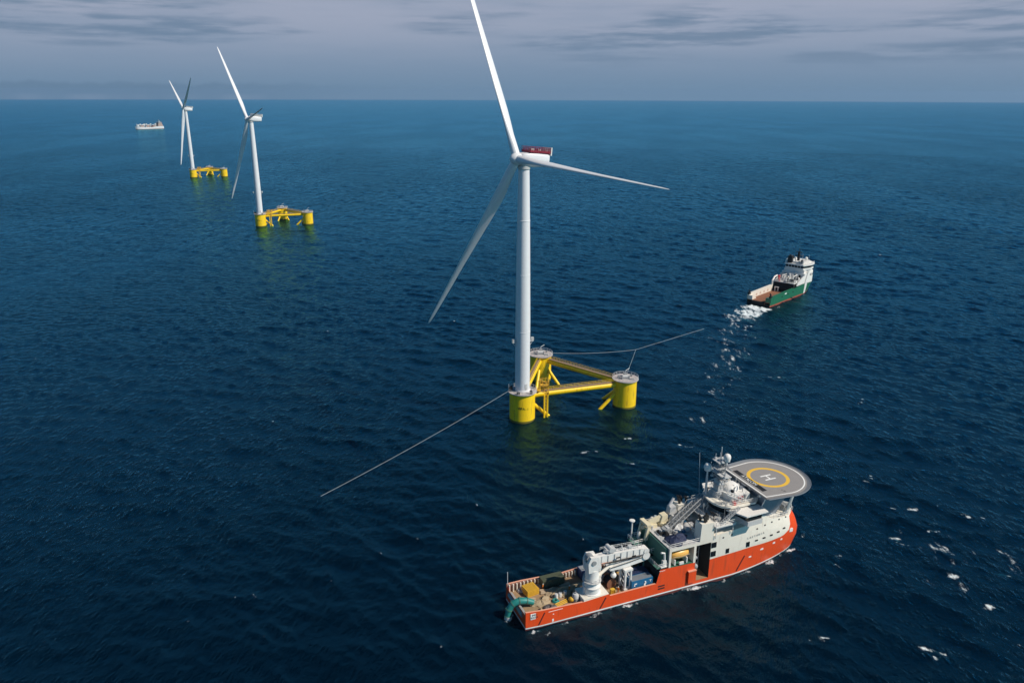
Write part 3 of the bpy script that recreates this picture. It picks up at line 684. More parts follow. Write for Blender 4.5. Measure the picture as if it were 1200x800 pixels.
    # exhaust casings with black uptakes, one each side
    for s in (-1, 1):
        b = MB(); b.side([(47.0, 12.9), (51.2, 12.9), (51.0, 17.7), (47.2, 17.9)], s * 3.9, s * 6.62); fn = sp('funnel', MT['cream'], b, smooth=False)
        for x, yy in ((48, 4.7), (49.2, 5.6), (50.2, 4.8), (48.6, 5.9)): sp('exhaust_pipe', MT['black'], MB().tube([(x, s * yy, 17.6), (x - .1, s * yy, 18.9), (x - .6, s * yy, 19.6)], .34, 9), fn)
    # upper accommodation
    b = MB(); b.box(52.5, 66.5, -5.0, 5.0, 13.7, 17.0); b.box(53.5, 65.5, -5.4, 5.4, 16.7, 16.95); deckh = sp('deckhouse', MT['shade'], b, smooth=False)  # grey colour carries the shade beneath the bridge deck
    b = MB(); b.box(51.2, 57.2, -7.3, -3.4, 16.2, 16.55); b.box(51.2, 57.2, 3.4, 7.3, 16.2, 16.55); b.box(51.0, 55, -3.4, 3.4, 16.2, 16.5); sp('bridge_deck', MT['white'], b, deckh, smooth=False)
    b = MB(); b.rail([(57, -7.2, 16.55), (51.3, -7.2, 16.55), (51.3, 7.2, 16.55), (57, 7.2, 16.55)], 1.1, .05, 1.2)
    b.tube([(51.6, -6.9, 13), (51.6, -6.9, 16.2)], .12, 6); b.tube([(56.8, -6.9, 13.6), (56.8, -6.9, 16.2)], .12, 6); sp('railing', MT['white'], b, deckh)
    # bridge with a dark band of windows and a wing to starboard and to port
    b = MB()
    def deckring(g, z, xs=0.0): return [(x + (xs if x < 58 else 0) * 1.0, y * g, z) for x, y in ((57.4, -5.2), (64.5, -5.4), (68.2, -2.7), (68.2, 2.7), (64.5, 5.4), (57.4, 5.2), (55.6, 3.9), (54.7, 2.0), (54.5, 0), (54.7, -2.0), (55.6, -3.9))]
    b.loft([deckring(.9, 16.95, 1.2), deckring(.97, 17.7, .3)], 0); b.loft([deckring(.96, 17.7, .35), deckring(1.0, 19.7, -.5)], 1)
    b.loft([deckring(1.06, 19.7, -.8), deckring(1.06, 20.2, -.8)], 0)
    br = sp('bridge', [MT['cream'], MT['glass']], b, smooth=False)
    for s in (-1, 1):
        b = MB(); b.prism([(58.6, s * 5.0), (64.6, s * 5.1), (64.4, s * 8.9), (59.6, s * 9.1)][::s], 15.8, 17.2, 2); b.prism([(58.8, s * 5.0), (64.4, s * 5.1), (64.2, s * 8.7), (59.8, s * 8.9)][::s], 17.2, 18.9, 1)
        b.prism([(56.0, s * 4.6), (65.6, s * 5.2), (65.6, s * 9.4), (58.6, s * 9.6)][::s], 18.9, 19.25, 0); sp('bridge_wing', [MT['white'], MT['glass'], MT['pale']], b, br, smooth=False)
    b = MB(); b.prism([(66.8, -4.8), (69.8, -3.2), (70.8, 0), (69.8, 3.2), (66.8, 4.8)], 13.9, 17.2); sp('front_house', MT['pale'], b, deckh, smooth=False)
    # roof house, domes and mast
    b = MB(); b.prism([(58.4, -3.4), (64.0, -3.6), (64.6, 0), (64.0, 3.6), (58.4, 3.4), (57.6, 0)], 20.2, 22.0); b.lathe([(2.6, 22.0), (2.5, 22.7), (1.9, 23.3), (.6, 23.6)], 20, 0, None, (60.6, .6, 0)); rh = sp('roof_house', MT['white'], b, angle=45)
    b = MB(); b.box(60.2, 61.6, -3.9, -3.58, 20.7, 21.5); b.box(58.0, 58.8, -5.0, -4.2, 20.2, 21.0); sp('life_raft_case', MT['red'], b, rh, smooth=False)
    b = MB(); b.rail([(55.6, -5.2, 20.2), (64.6, -5.4, 20.2), (68.4, -2.8, 20.2), (68.4, 2.8, 20.2), (64.6, 5.4, 20.2), (55.6, 5.2, 20.2), (55.6, -5.2, 20.2)], 1.1, .05, 1.3); sp('railing', MT['white'], b, br)
    b = MB(); b.truss((57.0, .6, 20.2), (57.0, .6, 30.6), 1.8, 1.8, 7, .13); b.box(55.4, 58.8, -.9, 2.2, 30.6, 30.8); b.box(55.9, 58.4, -2.6, 3.8, 27.0, 27.2); b.box(56.2, 57.8, -.4, 1.6, 20.2, 25)
    for p0, p1, r_ in (((57, .6, 30.8), (57, .6, 34.6), .12), ((56.2, 0, 30.8), (56.2, 0, 33.4), .07), ((57.6, 1.4, 30.8), (57.6, 1.4, 33.0), .07), ((56.4, -2.2, 27.2), (56.4, -2.2, 29.0), .08), ((54.0, 4.6, 20.2), (53.6, 5.2, 31.5), .05), ((58.2, -1, 25), (58.2, 2.2, 25), .22), ((58.4, -2.4, 29), (58.4, 3.2, 29), .18)): b.tube([p0, p1], r_, 6)
    for k in range(4): z = 22 + k * 2.2; b.box(55.8, 58.2, -.6, 1.8, z, z + .1)
    ms = sp('radar_mast', MT['pale'], b)
    for c, r_ in (((58.0, -.6, 32.0), .95), ((54.6, 2.6, 28.4), 1.0), ((60.4, 3.2, 24.0), .8)):
        b = MB(); b.lathe([(r_ * .82, -r_ * 1.0), (r_, -.2), (r_ * .97, r_ * .3), (r_ * .75, r_ * .75), (r_ * .4, r_ * .97), (.03, r_ * 1.05)], 18, 0, None, c); b.tube([(c[0], c[1], c[2] - r_ - (1.2 if c[2] > 30 else 2.2)), (c[0], c[1], c[2] - r_)], .2, 8); sp('satellite_dome', MT['white'], b, ms, angle=60)
    b = MB(); b.tube([(54.6, 2.6, 20.2), (54.6, 2.6, 26)], .3, 8); b.tube([(54.6, 2.6, 24), (57, .6, 26)], .12, 6); b.tube([(60.4, 3.2, 20), (60.4, 3.2, 23)], .3, 8)
    for k in range(7):
        b.tube([(55.8 + k * 1.2, -4.6, 20.2), (55.8 + k * 1.2, -4.6, 21.6 + (k % 3) * .9)], .07, 5); b.box(55.7 + k * 1.2, 56.1 + k * 1.2, 2.2, 2.9, 20.2, 21.0 + (k % 2) * .7)
    b.truss((62.5, -4.4, 20.2), (55.6, -4.8, 24.2), .8, .8, 7, .06)
    sp('antenna_stand', MT['pale'], b, br)
    # helideck
    hd = [(64.8, -9.0), (73, -9.8)] + [(73 + 9.8 * math.sin(R(a)), -9.8 * math.cos(R(a))) for a in range(6, 180, 6)] + [(73, 9.8), (64.8, 9.0)]
    b = MB(); b.prism(hd, 22.45, 23.0); hk = sp('helideck', MT['heli'], b, angle=20)
    c = (72.8, 0); z = 23.0
    b = MB(); 
    ring = lambda r: [(c[0] + r * math.cos(2 * math.pi * k / 64), c[1] + r * math.sin(2 * math.pi * k / 64), z + .006) for k in range(64)]
    b.loft([ring(4.65), ring(5.6)], 0, True, False); sp('landing_circle', MT['mark_yellow'], b, hk, smooth=False)
    b = MB()
    H_ = Matrix.Translation((c[0], c[1], z + .008)) @ Matrix.Rotation(R(0), 4, 'Z')
    for x0, x1, y0, y1 in ((-1.7, 1.7, -1.3, -.8), (-1.7, 1.7, .8, 1.3), (-.22, .22, -.8, .8)): b.add([(x0, y0, 0), (x1, y0, 0), (x1, y1, 0), (x0, y1, 0)], [(0, 1, 2, 3)], 0, H_)
    inner = [(65.0 if x < 66 else 73 + (x - 73) * .955, y * .955) for x, y in hd]; inner2 = [(65.35 if x < 66 else 73 + (x - 73) * .92, y * .92) for x, y in hd]
    for i in range(len(hd)):
        j = (i + 1) % len(hd); b.add([(*inner[i], z + .006), (*inner[j], z + .006), (*inner2[j], z + .006), (*inner2[i], z + .006)], [(0, 1, 2, 3)])
    sp('deck_marking', MT['mark_white'], b, hk, smooth=False)
    b = MB(); b.add([(66.2, -5.8, z + .006), (67.7, -5.8, z + .006), (67.7, 6.6, z + .006), (66.2, 6.6, z + .006)], [(0, 1, 2, 3)]); nb_ = sp('name_band', MT['black'], b, hk, smooth=False)
    b = MB(); vs, fs = text_mesh('ATALOM', 1.5, Matrix.Translation((66.95, .6, z + .012)) @ Matrix.Rotation(R(-90), 4, 'Z'), .004); b.add(vs, fs); sp('lettering', MT['mark_white'], b, nb_, smooth=False)
    b = MB(); vs, fs = text_mesh('7.6t', .9, Matrix.Translation((71.6, -7.5, z + .008)) @ Matrix.Rotation(R(-60), 4, 'Z'), .003); b.add(vs, fs); sp('weight_marking', MT['black'], b, hk, smooth=False)
    b = MB()
    for i in range(len(hd) - 1):
        (x0, y0), (x1, y1) = hd[i], hd[i + 1]; o0 = (73 + (x0 - 73) * 1.1, y0 * 1.1); o1 = (73 + (x1 - 73) * 1.1, y1 * 1.1)
        if i == 0: o0 = (x0, y0 * 1.12)
        if i == len(hd) - 2: o1 = (x1, y1 * 1.12)
        b.add([(x0, y0, 22.75), (x1, y1, 22.75), (*o1, 23.0), (*o0, 23.0), (x0, y0, 22.70), (x1, y1, 22.70), (*o1, 22.95), (*o0, 22.95)], [(0, 1, 2, 3), (7, 6, 5, 4), (2, 3, 7, 6)]); b.tube([(*o0, 23.0), (*o1, 23.0)], .1, 5)
    sp('safety_net', MT['slate'], b, hk, smooth=False)
    b = MB()
    for y in (-6, -2, 2, 6): b.box(65, 81 - abs(y) * .4, y - .15, y + .15, 21.7, 22.44)
    for x in (67, 71, 75, 79): b.box(x - .15, x + .15, -8, 8, 21.72, 22.42)
    for s in (-1, 1):
        b.tube([(77.0, s * 3.2, 12.2), (77.6, s * 5.6, 22)], .24, 8); b.tube([(78.4, s * 2.6, 12.0), (79.4, s * 4.2, 22)], .24, 8)
        b.tube([(65.6, s * 5, 15), (65.4, s * 8.0, 22)], .14, 8)
    sp('helideck_support', MT['white'], b, hk)
    b = MB(); b.loft([[(67.5, -4.9, 13.0), (75.2, -1.9, 12.6), (75.2, 1.9, 12.6), (67.5, 4.9, 13.0)], [(66.0, -7.0, 21.68), (77.6, -4.2, 21.68), (77.6, 4.2, 21.68), (66.0, 7.0, 21.68)]]); sp('shaded_front_wedge', MT['front_shade'], b, hk, smooth=False)  # wedge coloured blue-grey to stand for the house front in shadow
    # foredeck gear
    b = MB(); b.tube([(79.5, -1.8, 13.4), (79.5, 1.8, 13.4)], .6, 10); b.box(78.4, 79, -1.4, 1.4, 12.6, 13.9); b.box(76.3, 77.2, -.8, .4, 12.9, 14.0)
    sp('mooring_winch', MT['grey'], b)
    for s in (-1, 1): sp('bollard', MT['grey'], MB().tube([(81.5, s * 1.2, 11.9), (81.5, s * 1.2, 12.9)], .2, 8)); sp('bollard', MT['grey'], MB().tube([(75, s * 4.0, 13.0), (75, s * 4.0, 14.0)], .18, 8))
build_ship_upper()

def build_ship_cranes():
    # main crane folded over the work deck
    cx, cy = 17.4, -4.1
    b = MB(); b.lathe([(2.3, 4.4), (2.3, 4.8), (2.1, 4.9), (2.1, 6.2), (2.3, 6.3), (2.3, 6.6), (2.05, 6.7), (1.75, 7.4), (1.7, 11.2)], 28, 0, None, (cx, cy, 0)); ped = sp('deck_crane', MT['white'], b, label='white knuckle boom crane folded over the work deck')
    d = Vector((15.0, 1.2, -1.6)).normalized()
    b = MB(); b.side([(cx - 1.7, 10.9), (cx + 1.5, 10.9), (cx + 1.7, 12.2), (cx + .9, 14.9), (cx - 1.2, 15.1), (cx - 1.9, 13.6)], cy - 1.55, cy - .75); b.side([(cx - 1.7, 10.9), (cx + 1.5, 10.9), (cx + 1.7, 12.2), (cx + .9, 14.9), (cx - 1.2, 15.1), (cx - 1.9, 13.6)], cy + .75, cy + 1.55)
    b.box(cx - 1.6, cx - 1.2, cy - .74, cy + .74, 11.6, 13.0); b.box(cx - 1.7, cx + 1.5, cy - 1.5, cy + 1.5, 10.9, 11.6); sp('crane_house', MT['white'], b, ped, smooth=False)
    b = MB(); b.tube([(cx - .4, cy - 1.75, 13.6), (cx - .4, cy + 1.75, 13.6)], .62, 14); b.tube([(cx - .9, cy - .7, 14.4), (cx - .9, cy + .7, 14.4)], 1.0, 16); sp('hoist_drum', MT['grey'], b, ped)
    def arm(p0, p1, w, h0, h1, h2):
        p0, p1 = Vector(p0), Vector(p1); t = (p1 - p0).normalized(); s_ = t.cross(Vector((0, 0, 1))).normalized(); u_ = s_.cross(t); R_ = []
        for f, h in ((0, h0), (.25, h1), (.7, h1), (1, h2)):
            c = p0.lerp(p1, f); R_.append([c + s_ * w / 2 + u_ * h / 2, c - s_ * w / 2 + u_ * h / 2, c - s_ * w / 2 - u_ * h / 2, c + s_ * w / 2 - u_ * h / 2])
        return MB().loft(R_)
    tip = (33.0, -2.9, 12.0)
    bm_ = arm((cx - .2, cy, 13.6), tip, 1.5, 1.7, 2.1, 1.4)
    bm_.tube([(tip[0], tip[1] - 1.0, tip[2]), (tip[0], tip[1] + 1.0, tip[2])], .75, 14); bo = sp('boom', MT['white'], bm_, ped, smooth=False)
    b = arm((33.0, -2.9, 10.0), (22.3, -3.75, 9.7), 1.3, 1.7, 1.8, 1.0); b.tube([(23.6, -3.6, 9.2), (23.8, -3.6, 7.6)], .34, 8); b.ball((23.8, -3.6, 7.2), .75); b.tube([(33.0, -3.9, 10.6), (33.0, -1.9, 10.6)], 1.05, 14); sp('jib', MT['white'], b, ped, smooth=False)
    b = MB(); b.tube([(cx + 1.7, cy, 8.6), (24.6, -3.4, 11.4)], [.42, .38], 10); b.tube([(cx + 1.2, cy, 8.4), (cx + 2.4, cy, 8.9)], .6, 10); sp('lift_cylinder', MT['cream'], b, ped)
    b = MB(); Mx = Matrix.Translation((0, 0, 0)); b.rail([(20, -4.6, 14.75), (25, -4.2, 14.2), (31.5, -3.7, 13.5)], .9, .05, 1.1); b.rail([(20, -2.9, 14.75), (25, -2.6, 14.2), (31.5, -2.2, 13.5)], .9, .05, 1.1)
    b.box(21.2, 23.6, -4.6, -2.7, 14.6, 15.4); b.tube([(22.2, -4.8, 15.3), (22.2, -2.4, 15.3)], .62, 12); b.tube([(26, -3.6, 14), (26, -3.2, 14.9)], .2, 6); b.box(28, 29, -3.5, -2.6, 13.7, 14.3); sp('boom_winch', MT['pale'], b, bo)
    b = MB()
    for p in ((cx + .5, 14.05), (24, 13.0), (28.5, 12.35)): b.box(p[0] - .5, p[0] + .7, -5.0, -4.95, p[1] - .2, p[1] + .2)
    for x in (25.0, 26.2, 27.4): b.box(x, x + .8, cy + .22, cy + .26, 12.9, 13.3)
    sp('boom_marking', MT['dark'], b, bo, smooth=False)
    b = MB()
    for k in range(4): b.tube([(cx + 1.2, cy - .9 + k * .12, 12.2), (20.5 + k * .4, -4.95 + k * .05, 12.3 - k * .15), (26, -4.6 + k * .05, 12.0 - k * .2), (31.5, -4.0, 11.3 - k * .1)], .06, 5)
    b.tube([(22.5, -4.6, 10.2), (28, -4.25, 10.4), (32, -3.8, 10.5)], .1, 5); sp('hydraulic_hose', MT['black'], b, bo)
    b = MB()
    for k in range(7): x = 19.6 + k * 1.9; t = (x - 17.2) / 15.8; b.box(x - .1, x + .1, -5.02 + t * 1.2, -4.9 + t * 1.2, 13.4 - t * 1.6 - .9, 13.4 - t * 1.6 + 1.1)
    sp('boom_rib', MT['pale'], b, bo, smooth=False)
    b = MB().tube([(cx, cy, 7.9), (cx, cy, 8.05)], 2.35, 24); b.rail([(cx + 2.2 * math.cos(2 * math.pi * k / 12), cy + 2.2 * math.sin(2 * math.pi * k / 12), 8.0) for k in range(13)], .9, .05, 1.2); b.truss((cx - 2.3, cy - 1.2, 4.6), (cx - 2.3, cy - 1.2, 12), .6, .3, 8, .05); sp('access_gallery', MT['pale'], b, ped)
    b = MB()
    for x in (26.6, 28.2):
        b.tube([(x, -4.6, 2.6), (x, -4.6, 8.5)], .36, 6); b.tube([(x, -2.2, 2.6), (x, -2.2, 8.5)], .36, 6)
        for k in range(4): b.tube([(x, -4.6, 3 + k * 1.4), (x, -2.2, 4.2 + k * 1.4)], .12, 5)
    b.box(26.2, 28.6, -5.0, -1.8, 8.2, 8.7); b.box(26.2, 28.6, -5.1, -4.2, 2.6, 3.3); sp('boom_rest', MT['white'], b)
    # lattice boom and small cranes amidships
    b = MB(); b.truss((41.4, .4, 13.4), (53.8, 2.6, 19.9), 1.5, 1.4, 12, .12); b.lathe([(1.1, 12.9), (1.1, 14.4)], 14, 0, None, (41.2, .4, 0)); b.tube([(42.5, .6, 14.6), (48, 1.6, 20.5), (53.8, 2.6, 20.2)], .06, 4); lt = sp('lattice_crane', MT['grey'], b)
    b = MB(); b.lathe([(1.0, 9.6), (1.0, 13.2), (1.3, 13.3), (1.3, 14.0)], 16, 0, None, (42.6, 4.2, 0)); b.side([(41.4, 13.8), (43.8, 13.8), (43.6, 16.2), (42.0, 16.0)], 3.3, 5.1)
    b.loft([[(42.0, 3.7, 15.8), (42.0, 4.7, 15.8), (42.0, 4.7, 14.6), (42.0, 3.7, 14.6)], [(38.5, 3.8, 15.0), (38.5, 4.6, 15.0), (38.5, 4.6, 13.9), (38.5, 3.8, 13.9)], [(36.4, 3.9, 13.8), (36.4, 4.5, 13.8), (36.4, 4.5, 13.0), (36.4, 3.9, 13.0)]]); sp('knuckle_crane', MT['lemon'], b, smooth=False)
    b = MB()
    for y in (2.6, 5.8): b.side([(36.2, 10.6), (37.2, 10.6), (37.8, 14.6), (37.1, 14.7)], y - .3, y + .3)
    b.box(36.8, 38.0, 2.3, 6.1, 14.4, 15.0); b.side([(38.2, 12.9), (40.6, 12.9), (40.6, 14.0), (38.8, 14.0)], 3.4, 5.2); sp('launch_frame', MT['lemon'], b, smooth=False)
    # green working platforms on the aft face of the house
    b = MB(); b.box(33.4, 37.9, 2.6, 6.3, 9.6, 9.8); b.box(34.2, 37.9, -.6, 2.4, 8.6, 8.8); b.box(34.8, 37.9, -6.2, -.8, 7.64, 7.8)
    for x, y in ((33.8, 2.9), (33.8, 6.0), (36.6, 2.9), (36.6, 6.0), (34.6, -.3), (34.6, 2.0)): b.tube([(x, y, 2.6), (x, y, 9.6 if y > 2.4 else 8.6)], .22, 6)
    for k in range(6): b.tube([(33.8, 2.9 + (k % 2) * 3.1, 3 + k), (33.8, 6.0 - (k % 2) * 3.1, 4.2 + k)], .1, 5)
    b.box(37.4, 38.0, -5.8, 5.8, 7.7, 12.6); gp = sp('work_platform', MT['gdeckl'], b, smooth=False)
    sp('railing', MT['white'], MB().rail([(37.8, 2.7, 9.8), (33.5, 2.7, 9.8), (33.5, 6.2, 9.8), (37.8, 6.2, 9.8)], 1.2, .06, .9), gp)
    b = MB(); b.rail([(34.3, 2.4, 8.8), (34.3, -.6, 8.8), (37.8, -.6, 8.8)], 1.1, .06, .9); sp('railing', MT['white'], b, gp)
    b = MB(); b.tube([(34.2, 5.6, 9.8), (34.2, 5.6, 14.9)], .22, 8); b.lathe([(.5, 14.9), (.75, 15.1), (.75, 15.35), (.2, 15.4)], 12, 0, None, (34.2, 5.6, 0)); b.lathe([(.5, 9.8), (.5, 11.4), (.3, 11.8)], 12, 0, None, (36.2, 5.2, 0)); sp('signal_post', MT['white'], b, gp)
    b = MB(); b.box(36.6, 37.6, -6.2, -5.4, 7.8, 9.6); b.tube([(37.2, -5.8, 9.6), (37.0, -5.8, 11.6), (36.0, -5.8, 11.9)], .26, 8); b.box(35.9, 37.7, -6.4, -5.2, 7.79, 8.0)
    b.rail([(35.0, -6.3, 7.8), (37.8, -6.3, 7.8)], 1.1, .05, .9); b.rail([(35.0, -6.3, 7.8), (35.0, -.9, 7.8)], 1.1, .05, .9); sp('davit', MT['white'], b)
    # winches, vents and lockers on the boat deck
    rnd = random.Random(5)
    for i in range(34):
        b = MB()
        x = rnd.uniform(39, 50); y = rnd.uniform(-2, 6); h = rnd.uniform(.5, 1.7); w = rnd.uniform(.4, 1.3)
        if i % 3 == 0: b.tube([(x, y, 12.9), (x, y, 12.9 + h)], w * .5, 9)
        elif i % 3 == 1: b.box(x, x + w, y, y + w * 1.3, 12.9, 12.9 + h)
        else: b.tube([(x, y, 13.3 + h * .3), (x + .2, y + 1.5, 13.3 + h * .3)], .4 + h * .2, 10)
        sp(('vent', 'deck_locker', 'winch_drum')[i % 3], MT[('pale', 'white', 'grey', 'cream', 'dark', 'pale', 'blue')[i % 7]], b, smooth=i % 3 != 1)
    b = MB()
    b.side([(43.5, 12.9), (47.5, 12.9), (47.8, 15.0), (45.0, 15.6)], 1.8, 3.8); b.side([(44.5, 15.6), (47.0, 15.4), (46.4, 17.8), (44.8, 17.6)], 3.9, 5.6); b.tube([(45, 5, 17.6), (46.5, 5.3, 19.5)], .4, 8)
    sp('launch_cradle', MT['pale'], b, smooth=False)
MT['lemon'] = paint('faded_yellow_crane', (.74, .66, .46), .5, .08, (.4, .3, .2), .4, .5, 2)
MT['gdeckl'] = paint('platform_green', (.06, .17, .13), .6, .2, (.2, .18, .15), .5, .6, 1)
build_ship_cranes()

# antennas, vents, lockers and ladders crowding the roofs
def build_roof_clutter():
    rnd = random.Random(77)
    spots = [(56, 65, -4.6, 4.6, 20.2), (57.5, 64.5, -3, 3, 22.0), (52, 56, -3.4, 3.4, 16.5), (52, 57, -7, -3.6, 16.55), (47, 52, -3.5, 3.5, 12.95), (64.5, 68, -2.5, 2.5, 20.2)]
    for i in range(88):
        x0, x1, y0, y1, z = spots[(0, 0, 0, 1, 2, 3, 4, 5)[i % 8]]; x, y = rnd.uniform(x0, x1), rnd.uniform(y0, y1); m = MT[rnd.choice(('white', 'pale', 'grey', 'cream', 'dark', 'pale', 'white', 'slate'))]; k = i % 5
        if k == 0: sp('whip_antenna', m, MB().tube([(x, y, z), (x, y, z + rnd.uniform(1.5, 3.8))], .055, 5))
        elif k == 1: w = rnd.uniform(.3, .8); sp('roof_locker', m, MB().box(x - w, x + w, y - w * .6, y + w * .6, z, z + rnd.uniform(.4, 1.3)), smooth=False)
        elif k == 2: h = rnd.uniform(.8, 1.8); b = MB().tube([(x, y, z), (x, y, z + h), (x + .35, y - .2, z + h + .15)], .17, 7); sp('roof_vent', m, b)
        elif k == 3: h = rnd.uniform(1.2, 2.6); b = MB().tube([(x, y, z), (x, y, z + h)], .09, 5); b.box(x - .12, x + .12, y - .8, y + .8, z + h, z + h + .22); sp('radar_scanner', m, b, smooth=False)
        else: r_ = rnd.uniform(.25, .5); b = MB().tube([(x, y, z), (x, y, z + .8)], .1, 6); b.ball((x, y, z + .8 + r_), r_, 1, 10); sp('small_dome', m, b)
    b = MB()
    for k in range(3):
        z = 23.2 + k * 2.6; b.rail([(55.6, -.8, z), (58.4, -.8, z), (58.4, 2.0, z), (55.6, 2.0, z), (55.6, -.8, z)], .9, .06, .9)
    b.truss((58.4, .6, 20.2), (58.0, .6, 30.4), .9, .6, 10, .08); sp('mast_ladder', MT['grey'], b)
    for y, z, l_ in ((-2.4, 27.2, 1.6), (3.6, 27.2, 1.8), (-.8, 30.8, 1.2), (2.0, 30.8, 1.4), (-1.6, 25.0, 1.0), (2.9, 25.2, 1.1)): sp('mast_aerial', MT['pale'], MB().tube([(56.4, y, z), (56.4, y, z + l_)], .09, 5).box(56.1, 56.7, y - .3, y + .3, z, z + .35))
    # stair and lattice stand up to the bridge wing
    sp('stair', MT['pale'], MB().truss((53.2, -6.4, 16.6), (58.2, -6.9, 20.6), .8, .4, 9, .06))
    sp('stair', MT['pale'], MB().truss((46.6, -2.8, 13.0), (52.0, -3.2, 16.6), .9, .4, 8, .06))
    sp('light_tower', MT['pale'], MB().truss((54.4, -6.0, 16.5), (54.4, -6.0, 21.8), .8, .8, 5, .06))
build_roof_clutter()

# --------------------------------------------------------------- loose things aboard the orange ship
SM = Matrix.Translation(SHIP_LOC) @ Matrix.Rotation(SHIP_RZ, 4, 'Z')
def aboard(name, loc, rz, label, cat, group=None):
    p = SM @ Vector(loc); return empty(name, p, SHIP_RZ + R(rz), label, cat, group)
def container(loc, rz, L_, w, h, mat, label, roof=None):
    r = aboard('shipping_container', loc, rz, label, 'container'); b = MB()
    n = int(L_ / .3)
    for s in (-1, 1):      # corrugated sides
        vs, fs = [], []
        for k in range(n * 2 + 1):
            x = -L_ / 2 + .12 + (L_ - .24) * k / (2 * n); y = s * (w / 2 - (.02 if (k // 2) % 2 else .09)); vs += [(x, y, .18), (x, y, h - .14)]
        for k in range(n * 2): fs.append((2 * k, 2 * k + 2, 2 * k + 3, 2 * k + 1))
        b.add(vs, fs)
    b.box(-L_ / 2 + .05, -L_ / 2 + .1, -w / 2 + .08, w / 2 - .08, .15, h - .1); b.build('body', mat, r, smooth=False)
    f = MB()
    for x in (-L_ / 2, L_ / 2 - .14):
        for y in (-w / 2, w / 2 - .14): f.box(x, x + .14, y, y + .14, 0, h)
    for z in (0, h - .14):
        for y in (-w / 2, w / 2 - .12): f.box(-L_ / 2 + .14, L_ / 2 - .14, y, y + .12, z, z + .14)
        for x in (-L_ / 2, L_ / 2 - .12): f.box(x, x + .12, -w / 2 + .14, w / 2 - .14, z, z + .14)
    f.build('frame', mat, r, smooth=False)
    t = MB().box(-L_ / 2 + .13, L_ / 2 - .13, -w / 2 + .13, w / 2 - .13, h - .12, h - .03)
    for k in range(int(L_ / .5)): t.box(-L_ / 2 + .2 + k * .5, -L_ / 2 + .42 + k * .5, -w / 2 + .2, w / 2 - .2, h - .03, h - .005)
    t.build('roof', roof or mat, r, smooth=False)
    d = MB().box(L_ / 2 - .1, L_ / 2 - .04, -w / 2 + .15, w / 2 - .15, .15, h - .15)
    for y in (-.7, -.3, .3, .7): d.tube([(L_ / 2 - .01, y, .2), (L_ / 2 - .01, y, h - .2)], .03, 5)
    d.build('door', mat, r, smooth=False)
    return r
c = container((31.0, -4.6, 2.6), 0, 6.1, 2.44, 2.9, MT['blue'], 'blue container with a white emblem, standing at the near bulwark of the orange ship', MT['slate'])
b = MB(); y = -1.26
b.box(.4, 1.1, y, y + .03, .75, 1.0); b.box(.5, .95, y, y + .03, 1.05, 1.5); b.box(.55, 1.15, y, y + .03, 1.5, 1.75); b.ball((.82, y + .02, 2.0), .22); b.box(-2.3, -1.6, y, y + .03, 1.9, 2.2); b.box(-2.4, -2.1, y, y + .03, 1.4, 1.8); b.box(2.0, 2.7, y, y + .03, 2.2, 2.3); b.box(2.3, 2.42, y, y + .03, 1.7, 2.2)
b.build('emblem', MT['mark_white'], c, smooth=False)
c = container((31.5, -1.4, 2.6), 0, 6.1, 2.44, 2.6, MT['navyc'], 'dark navy container between the blue container with emblem and the ship\'s centreline', MT['navy'])
c = container((20.0, 4.6, 2.6), 0, 3.0, 2.44, 2.6, MT['navyc'], 'short dark blue container with a dusty grey roof by the far bulwark', MT['grey'])
c = container((10.6, 4.45, 2.6), 0, 6.0, 2.44, 2.5, MT['olive'], 'olive green container with an open near side by the far bulwark', MT['olive'])
r = aboard('yellow_basket', (4.2, 3.5, 2.6), 8, 'bright yellow slatted cargo basket on the stern corner of the deck', 'basket')
b = MB().box(-1.6, 1.6, -1.5, 1.5, 0, .2); b.build('floor', MT['ywork'], r, smooth=False)
b = MB()
for k in range(8):
    for s in (-1, 1): b.box(-1.6 + k * .42, -1.36 + k * .42, s * 1.5 - .06, s * 1.5 + .06, .2, 1.5); b.box(s * 1.6 - .06, s * 1.6 + .06, -1.5 + k * .39, -1.28 + k * .39, .2, 1.5)
for z in (.5, 1.0, 1.5): b.box(-1.66, 1.66, -1.58, -1.5, z, z + .14); b.box(-1.66, 1.66, 1.5, 1.58, z, z + .14); b.box(-1.68, -1.6, -1.5, 1.5, z, z + .14); b.box(1.6, 1.68, -1.5, 1.5, z, z + .14)
b.build('slatted_side', MT['ywork'], r, smooth=False)
b = MB()
for k in range(7): b.box(-1.6 + k * .46, -1.3 + k * .46, -1.5, 1.5, 1.64, 1.76)
b.build('lid', MT['ywork'], r, smooth=False)

rnd = random.Random(8)
def lump(n, rx, ry, h, seed, seg=26):
    rr = random.Random(seed); v = []; ph = [rr.uniform(0, 6.28) for _ in range(8)]; rings = []
    for i in range(9):
        t = i / 8; rad = math.cos(t * math.pi / 2) ** .6; ring = []
        for k in range(seg):
            a = 2 * math.pi * k / seg; w = 1 + .16 * math.sin(3 * a + ph[0]) + .1 * math.sin(7 * a + ph[1] + t * 4) + .05 * math.sin(13 * a + ph[2])
            z = h * t * (1 + .22 * math.sin(2 * a + ph[3]) + .15 * math.sin(5 * a + ph[4]))
            ring.append((rx * rad * w * math.cos(a), ry * rad * w * math.sin(a), z + .12 * math.sin(9 * a + t * 9)))
        rings.append(ring)
    return MB().loft(rings)
def coil(name, loc, r0, lab, mat, cat='rope coil', turns=5, th=.16, group=None):
    r = aboard(name, loc, 0, lab, cat, group); P = []
    for i in range(turns * 18):
        a = i / 18 * 2 * math.pi; q = r0 * (.45 + .55 * (i % 54) / 54); P.append((q * math.cos(a), q * math.sin(a), th + (i // 54) * th * 1.7))
    MB().tube(P, th, 6).build('coil', mat, r); return r
